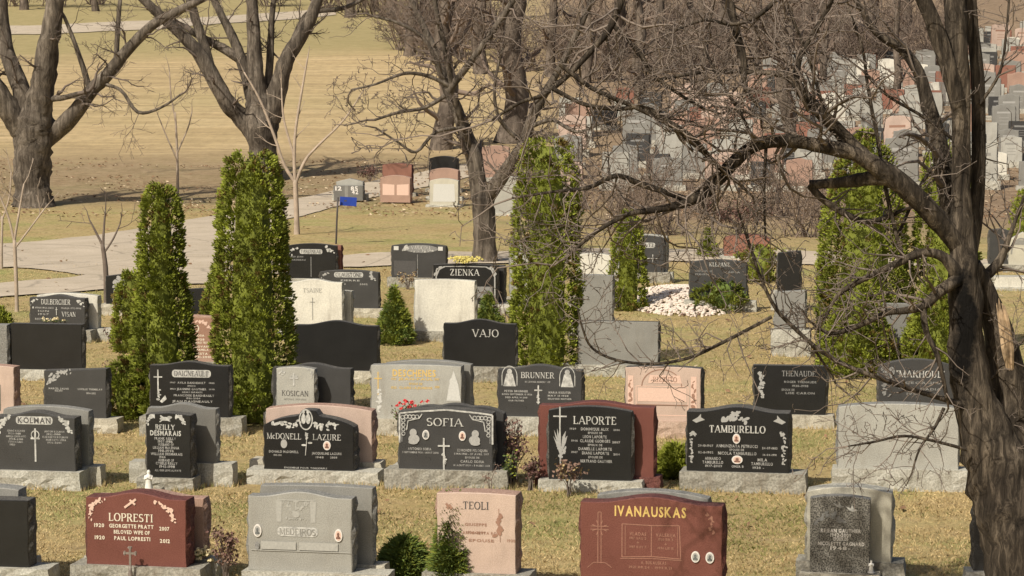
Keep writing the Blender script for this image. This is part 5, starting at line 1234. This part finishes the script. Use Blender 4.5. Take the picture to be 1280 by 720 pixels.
def wcopy(px, y, s, label, i):
    c = copy_tree(protos[i % 3]); g = ground(px, y); c.location = g; c.rotation_euler = (0, 0, rw.uniform(0, 6.28)); c.scale = (s * .72, s * .72, s); c['label'] = label; c['category'] = 'tree'; c['group'] = wood
for i, (px, y, s) in enumerate([(515, 70, 1.1), (600, 92, 1.0), (690, 96, 1.1), (735, 104, .9), (775, 88, 1.0), (820, 92, 1.2), (860, 84, .9), (905, 78, 1.1), (880, 150, .8), (945, 96, 1.0), (1010, 84, 1.1), (1045, 74, 1.0), (1090, 66, 1.1), (1130, 72, 1.0), (1030, 130, .8), (1120, 140, .7), (800, 120, .8)]):
    wcopy(px, y, s, wl[0], i)
for i, (px, y, s) in enumerate([(440, 22, 1.2), (490, 26, 1.1), (470, 14, 1.3), (530, 24, 1.2), (580, 30, 1.2), (120, 14, 1.1), (30, 12, 1.1)]):
    wcopy(px, y, s, wl[1], i)
# bare bushes of the thicket
def bush(label, px, y, H, seed, n=26):
    g = ground(px, y); r = random.Random(seed); root = empty('bare_shrub', g, 0, label, 'shrub', 'bare shrubs of the thicket'); cm = MB()
    for _ in range(n):
        a = r.uniform(0, 6.28); d = Vector((math.cos(a) * r.uniform(.1, .8), math.sin(a) * r.uniform(.1, .8), 1)).normalized()
        twig(cm, g + Vector((r.gauss(0, .25), r.gauss(0, .25), 0)), d, H * r.uniform(.6, 1.1), .022, 3, r, .16, .03, 2.0, .007, (.3, .55))
    localize(cm.build('stems', M['twig_far'], root), root); return root
bl_ = 'bare brown shrub in the thicket behind the hillside headstones'
bp = [bush(bl_, 860, 110, 2.6, 71), bush(bl_, 760, 100, 2.2, 72)]
for i in range(70):
    px = rw.uniform(500, 1190); y = rw.uniform(48, 104) + (10 if px < 820 else -8)
    if px < 660 and y > 75: y -= 35
    c = copy_tree(bp[i % 2]); c.location = ground(px, y); s = rw.uniform(.8, 1.5); c.scale = (s, s, s * rw.uniform(.8, 1.1)); c.rotation_euler = (0, 0, rw.uniform(0, 6.28))
for px, y, s in ((770, 288, .75), (838, 294, .7), (1000, 296, .8), (1045, 286, .8), (975, 270, .8), (880, 268, .7), (730, 262, .7), (805, 262, .8)):
    c = copy_tree(bp[1]); c.location = ground(px, y); c.scale = (s, s, s); c.rotation_euler = (0, 0, rw.uniform(0, 6.28)); c['label'] = 'bare brown bush at the foot of the crowded hillside headstones'; c['group'] = 'bare bushes below the hillside headstones'
for px, y, s in ((405, 10, 1.3), (440, 16, 1.2), (475, 20, 1.3), (20, 8, 1), (70, 8, 1.1), (120, 6, 1.2), (340, 8, 1.1)):
    c = copy_tree(bp[0]); c.location = ground(px, y); c.scale = (s * 1.4, s * 1.4, s); c.rotation_euler = (0, 0, rw.uniform(0, 6.28)); c['label'] = 'bare brown shrub beyond the far road at the top of the field'; c['group'] = 'bare shrubs beyond the far road'

# ================================================================== crowded headstones on the hillside
kinds = [('pink', 'arc', 'rose pink'), ('brick', 'flat', 'red'), ('midgrey', 'serp', 'mid grey'), ('white', 'arc', 'white'), ('charcoal', 'flat', 'dark'), ('light', 'gable', 'pale grey'), ('light', 'flat', 'square topped pale grey'), ('rose', 'serp', 'serpentine topped pink')]
hp = []
rh = random.Random(19)
for i, (mt, kd, word) in enumerate(kinds):
    root = empty('gravestone', (0, 0, 0), 0, word + ' headstone standing in the crowded rows up the hillside', 'gravestone', 'crowded hillside headstones')
    W, H = rh.uniform(.85, 1.1), rh.uniform(.75, 1.0)
    s_ = slab_mesh(W, H, .22, kd, .07, True, 500 + i).build('slab', [M[mt], M[ROUGH[mt]]], root); s_.location = (0, 0, .2)
    base_mesh(W + .22, .36, .2, -.07, 600 + i).build('base', M['base'], root)
    if i in (0, 2, 4, 5):
        fc = Face(0, 0, 1, 0); m = {'rose': 'rosecut', 'midgrey': 'frost_soft', 'charcoal': 'frost_dim', 'light': 'greycut', 'pink': 'rosecut'}[mt]
        fc.line([(-W * .3, -H * .75), (W * .3, -H * .75)], .07, m)
        for k in range(3): fc.line([(-W * .2, -H * (.55 - .12 * k)), (W * .2, -H * (.55 - .12 * k))], .018, m)
        for mt2, mb2 in fc.orn.items(): mb2.build('carved_pattern', M[mt2], s_)
    hp.append(root)
cnt = 0; used = set()
for D in [81 + 3.3 * k for k in range(23)]:
    xl = at(704 if D < 103 else 775 if D < 108 else 850 if D < 114 else 955 if D < 124 else 1080 if D < 132 else 1195, 200, D).x
    xr = at(1300, 200, D).x; x = xl + rh.uniform(0, .6)
    while x < xr:
        i = rh.choices(range(8), [2, 1.1, 3.4, .9, 2.4, 3, 2.4, 2.2])[0]
        rt = hp[i] if i not in used else copy_tree(hp[i]); used.add(i)
        y = D + rh.uniform(-.3, .3); s = rh.uniform(.66, .98)
        if 600 < 1: pass
        rt.location = (x, y, gz(x, y)); rt.rotation_euler = (rh.gauss(0, .01), rh.gauss(0, .01), R(-8 + rh.gauss(0, 5))); rt.scale = (s, s, s * rh.uniform(.8, 1.35)); cnt += 1
        x += rh.choice([1.25, 1.4, 1.5, 1.7, 2.4]) * s
        if cnt > 290: break
print('hillside stones', cnt)

# ================================================================== small things
def blob(mb, c, r, rng, n=8, m=0, sq=1.0):
    vs = [(c[0], c[1], c[2] + r * sq)]; 
    for k in (1, 2):
        for i in range(6):
            a = i * math.pi / 3 + k * .5; e = math.sin(k * math.pi / 3) * r * rng.uniform(.8, 1.2)
            vs.append((c[0] + e * math.cos(a), c[1] + e * math.sin(a), c[2] + r * sq * math.cos(k * math.pi / 3)))
    vs.append((c[0], c[1], c[2] - r * sq)); fs = [(0, 1 + i, 1 + (i + 1) % 6) for i in range(6)] + [(1 + i, 7 + i, 7 + (i + 1) % 6, 1 + (i + 1) % 6) for i in range(6)] + [(7 + i, 13, 7 + (i + 1) % 6) for i in range(6)]
    mb.add(vs, fs, m)
def petals(mb, c, r, rng, m=0, n=14):
    for _ in range(n):
        d = rvec(rng).normalized(); d.z = abs(d.z) * .9; d.y -= .3; d.normalize()
        s = d.cross(rvec(rng)).normalized(); u = d.cross(s); p = Vector(c) + d * r * rng.uniform(.4, .9); w = r * rng.uniform(.3, .5)
        mb.add([p - s * w, p + u * w * .8 + d * w * .3, p + s * w, p - u * w * .8 + d * w * .3], [(0, 1, 2, 3)], m)
M['yellow'] = leafmat('yellow petals', (.72, .62, .20), .15, 20); M['scarlet'] = leafmat('red petals', (.58, .05, .05), .25, 20); M['creamp'] = leafmat('cream petals', (.70, .60, .36), .15, 20)
M['stem'] = leafmat('flower stems', (.10, .13, .04)); M['pot'] = plain('dark plastic pot', (.03, .03, .028), .5); M['plaster'] = plain('white plaster', (.72, .69, .62), .6, .06)
M['bronze'] = plain('weathered bronze', (.20, .165, .135), .5, .25, 30); M['blue'] = plain('blue painted metal', (.018, .05, .30), .45, .12, 8); M['pole'] = plain('dark steel pole', (.06, .05, .045), .6, .2, 10)
M['pebble'] = plain('white marble pebbles', (.70, .60, .50), .7, .2, 9); M['dried'] = leafmat('dried flower heads', (.20, .125, .09)); M['dried2'] = leafmat('purple brown foliage', (.13, .068, .055))

def bouquet(label, px, py, D, w, mat, seed, cat='flowers', h=.12, pot=True, n=22):
    r = random.Random(seed); p = at(px, py, D); root = empty('flower_bouquet', p, 0, label, cat)
    b = MB()
    for _ in range(n): petals(b, (r.gauss(0, w * .28), r.gauss(0, w * .16), h + r.uniform(-.03, .05) - abs(r.gauss(0, .02))), .032, r)
    b.build('blooms', M[mat], root)
    l = MB()
    for _ in range(34):
        a = r.uniform(0, 6.28); e = r.uniform(.2, .5) * w; q = Vector((e * math.cos(a), e * .6 * math.sin(a), h * r.uniform(.2, .95))); d = Vector((math.cos(a), math.sin(a), r.uniform(-.2, .6))).normalized(); s = d.cross(Vector((0, 0, 1))).normalized() * .012
        l.add([q - d * .03, q + s, q + d * .045, q - s], [(0, 1, 2, 3)])
    for _ in range(8): l.tube([Vector((0, 0, 0)), Vector((r.gauss(0, w * .2), r.gauss(0, w * .1), h))], [.004, .003], 3)
    l.build('foliage', M['stem'], root)
    if pot:
        t = MB(); t.tube([Vector((0, 0, -.1)), Vector((0, 0, -.02)), Vector((0, 0, .02)), Vector((0, 0, .025))], [.05, .065, .07, .06], 12); t.build('pot', M['pot'], root)
    return root
bouquet('pot of pale yellow flowers on top of the black headstone in the back row', 579, 329, zi['_D'] + .06, .42, 'yellow', 1, h=.06, pot=False, n=110)
rb = bouquet('red flowers rising in front of the gilt lettered pale headstone', 515, 520, de['_D'] - .55, .36, 'scarlet', 2, h=.14, n=16)
bouquet('fallen cream flower bouquet lying beside the red brown headstone', 249, 694, lo['_D'] + .16, .22, 'creamp', 3, h=.02, pot=False, n=24)
bouquet('small red bouquet glowing among the hillside headstones', 940, 176, ground(940, 190).y, .35, 'scarlet', 4, h=.05, pot=False, n=16)
bouquet('dry yellowish flowers leaning on the headstone with two surnames', 68, 402, du['_D'] - .12, .42, 'creamp', 5, h=.02, pot=False, n=10)
# tall plant in the pot behind the fret bordered stone
def drybush(name, label, px, ytop, ybase, D, wpx, mats, seed, n=22, leaf=.03, heads=False, cat='plant'):
    r = random.Random(seed); sc = pxm(D); b = at(px, ybase, D); g = gz(b.x, D); H = (ybase - ytop) / sc + b.z - g; w = wpx / sc / 2
    root = empty(name, (b.x, D, g), 0, label, cat); s_, l_ = MB(), MB()
    for _ in range(n):
        a = r.uniform(0, 6.28); e = Vector((w * math.cos(a) * r.uniform(.2, 1), w * .6 * math.sin(a) * r.uniform(.2, 1), H * r.uniform(.5, 1))); c = Vector((e.x * .25, e.y * .25, e.z * .5))
        s_.tube([Vector((r.gauss(0, .02), r.gauss(0, .02), -.02)), c, e], [.006, .005, .003], 3)
        for k in range(16 if not heads else 20):
            t = r.uniform(.35, 1) if not heads else r.uniform(.92, 1.05); q = c.lerp(e, t) + rvec(r) * (leaf * .8 if not heads else leaf); d = rvec(r).normalized(); s = d.orthogonal().normalized() * leaf * .4
            l_.add([q - d * leaf * .5, q + s, q + d * leaf * .7, q - s], [(0, 1, 2, 3)], 0 if r.random() < .75 else 1)
    s_.build('stems', M['twig_dark'], root); l_.build('foliage', [M[m] for m in mats], root); return root
Dso, Dla = so['_D'], la['_D']
drybush('potted_plant', 'straggly grey green plant beneath the red flowers', 508, 505, 545, de['_D'] - .45, 40, ('stem', 'dried'), 1)
drybush('rose_bush', 'dark bare rose bush between the fret bordered stone and the lily stone', 643, 520, 604, Dso + .25, 36, ('dried2', 'dried'), 2, 30)
drybush('garden_plant', 'green leafy sprig at the right foot of the fret bordered stone', 636, 562, 608, Dso - .05, 26, ('stem', 'chartreuse'), 3, 12)
drybush('garden_plant', 'purple brown wilted plant left of the wide red stone', 664, 572, 606, Dla + .1, 24, ('dried2', 'dried'), 4, 22)
drybush('hydrangea', 'dried hydrangea heads standing before the black lily headstone', 711, 580, 625, Dla - .3, 34, ('dried', 'tan'), 5, 11, .035, True)
drybush('rose_bush', 'dry bare bush between the red brown headstone and the light grey one', 283, 662, 738, lo['_D'] - .05, 46, ('dried', 'dried2'), 6, 20, .03, True)
drybush('rose_bush', 'spiky dark shrub left of the slim cedar, behind the fern headstone', 140, 452, 500, ground(140, 505).y, 40, ('dried', 'cedar_dark'), 7, 26)
drybush('garden_plant', 'reddish dead stems on the white base near the bushy cedar', 146, 408, 438, ground(146, 436).y, 44, ('dried2', 'dried'), 8, 14)
drybush('garden_plant', 'dry stems poking up before the charcoal headstone with square portraits', 510, 338, 362, ground(510, 362).y, 30, ('tan', 'dried'), 9, 12, .03)
drybush('garden_plant', 'two thin bare stems standing before the fret bordered stone base', 612, 578, 632, Dso - .35, 24, ('dried', 'dried2'), 10, 3, .02)
drybush('garden_plant', 'low rusty plants along the path behind the small cedar', 690, 262, 282, ground(690, 284).y, 60, ('dried2', 'dried'), 11, 20, .05)
drybush('garden_plant', 'tangle of purple brown shrubs below the hillside headstones', 925, 250, 292, ground(925, 294).y, 110, ('dried2', 'dried'), 12, 60, .05)
drybush('garden_plant', 'dead brushwood lying by the path near the numbered stone', 462, 208, 226, ground(462, 228).y, 40, ('dried2', 'dried'), 13, 22, .05)

# white pebble mound
r = random.Random(8); mb = MB(); c0 = ground(858, 392)
for _ in range(2600):
    a = r.uniform(0, 6.28); e = math.sqrt(r.random()); x = c0.x + e * 1.05 * math.cos(a) + .1; y = c0.y + 2.0 + e * 2.6 * math.sin(a); h = max(0, (1 - e * e)) * .22
    blob(mb, (x, y, gz(x, y) + h + .01), r.uniform(.014, .048), r, m=0 if r.random() < .93 else 1, sq=.7)
tag(mb.build('pebbles', [M['pebble'], M['dried']]), 'mound of white pebbles on the grass before the juniper headstone', 'pebbles', kind='stuff')

# white statuette, bronze cross, markers
def lathe(mb, prof, n=12, c=(0, 0), m=0):
    vs = [(c[0] + r * math.cos(2 * math.pi * i / n), c[1] + r * math.sin(2 * math.pi * i / n), z) for r, z in prof for i in range(n)]
    mb.add(vs, [(k * n + i, k * n + (i + 1) % n, (k + 1) * n + (i + 1) % n, (k + 1) * n + i) for k in range(len(prof) - 1) for i in range(n)] + [tuple((len(prof) - 1) * n + i for i in range(n))], m, True)
def statuette(label, px, pyb, D, h, z=None):
    p = at(px, pyb, D)
    if z is not None: p.z = z
    root = empty('statuette', p, R(-9), label, 'statuette')
    b = MB(); lathe(b, [(.30 * h, 0), (.30 * h, .05 * h), (.24 * h, .07 * h), (.24 * h, .09 * h)]); b.build('plinth', M['plaster'], root)
    f_ = MB(); lathe(f_, [(.20 * h, .09 * h), (.17 * h, .3 * h), (.15 * h, .5 * h), (.18 * h, .66 * h), (.17 * h, .74 * h), (.07 * h, .80 * h), (.085 * h, .86 * h), (.09 * h, .92 * h), (.06 * h, .98 * h), (.01, h)])
    for s in (-1, 1): f_.tube([Vector((s * .17 * h, 0, .72 * h)), Vector((s * .17 * h, -.10 * h, .56 * h)), Vector((0, -.19 * h, .64 * h))], [.05 * h, .045 * h, .03 * h], 7)
    f_.build('figure', M['plaster'], root); return root
D_ = re['_D']; statuette('small white praying figure in front of the narrow black headstone', 186, 609, D_ - .24, .22, z=gz(0, D_) + .0)
D_ = gu['_D']; statuette('tiny white figure at the right foot of the dark speckled headstone', 1089, 716, D_ - .06, .11)
p = at(163, 720, lo['_D'] - .12); root = empty('bronze_cross', p, R(-11), 'small bronze cross standing at the foot of the red brown headstone', 'cross')
b = MB(); 
for a in range(4):
    dx, dz = [(0, 1), (1, 0), (0, -1), (-1, 0)][a]; L_ = .05 if a != 2 else .12
    b.box((dx * L_ / 2, 0, .20 + dz * L_ / 2), (.018 if dx == 0 else L_, .014 - .001 * a, .018 if dz == 0 else L_))
    for q in (-1, 0, 1): blob(b, (dx * (.05 if a != 2 else .05) + q * .010 * abs(dz), 0, .20 + dz * .05 + q * .010 * abs(dx)), .012, rng) if a != 2 else None
b.build('cross', M['bronze'], root)
b = MB(); lathe(b, [(.02, 0), (.022, .02), (.014, .05), (.012, .09)]); b.build('foot', M['bronze'], root)
# blue sign on a thin pole
g = ground(420, 305); sc = pxm(g.y); root = empty('sign_post', g, 0, 'thin leaning post carrying a small blue plate, in the grass by the path', 'sign post')
b = MB(); b.tube([Vector((0, 0, -.05)), Vector((.02, 0, .5)), Vector((.05, 0, 1.06))], [.022, .02, .02], 8); b.build('pole', M['pole'], root)
b = MB(); b.box((.22, -.03, .98), (.38, .02, .20)); q = b.build('plate', M['blue'], root); q.rotation_euler = (R(-8), R(4), R(6))
b = MB(); b.box((.22, -.002, .98), (.06, .03, .03)); b.build('bracket', M['pole'], root)
# round grey candle lanterns on the base of the pair near the big tree: two little metal cups
for k, (px, py) in enumerate(((887, 505), (893, 506))): pass

# ================================================================== light
w = bpy.data.worlds.new('World'); scene.world = w; w.use_nodes = True
nt = w.node_tree; bg = nt.nodes['Background']; sky = nt.nodes.new('ShaderNodeTexSky'); sky.sky_type = 'NISHITA'; sky.sun_disc = False
EL, AZ = R(45), R(-38)     # sun behind the camera, to the left
sdir = Vector((math.sin(AZ) * math.cos(EL), -math.cos(AZ) * math.cos(EL), math.sin(EL)))   # towards the sun
sky.sun_elevation = EL; sky.sun_rotation = math.atan2(sdir.x, sdir.y); sky.dust_density = 4.0; sky.air_density = 1.0
nt.links.new(sky.outputs[0], bg.inputs[0]); bg.inputs[1].default_value = .075
sl = bpy.data.lights.new('sun', 'SUN'); sl.energy = 4.3; sl.angle = R(.55); sl.color = (1, .935, .82)
so_ = bpy.data.objects.new('sun', sl); COL.objects.link(so_); so_.rotation_euler = (-sdir).to_track_quat('-Z', 'Y').to_euler(); so_.location = (0, 0, 50)
scene.view_settings.view_transform = 'Standard'; scene.view_settings.look = 'None'; scene.view_settings.exposure = .13; scene.view_settings.gamma = 1
for o in scene.objects:
    for k in ('_D', '_T'):
        if k in o: del o[k]
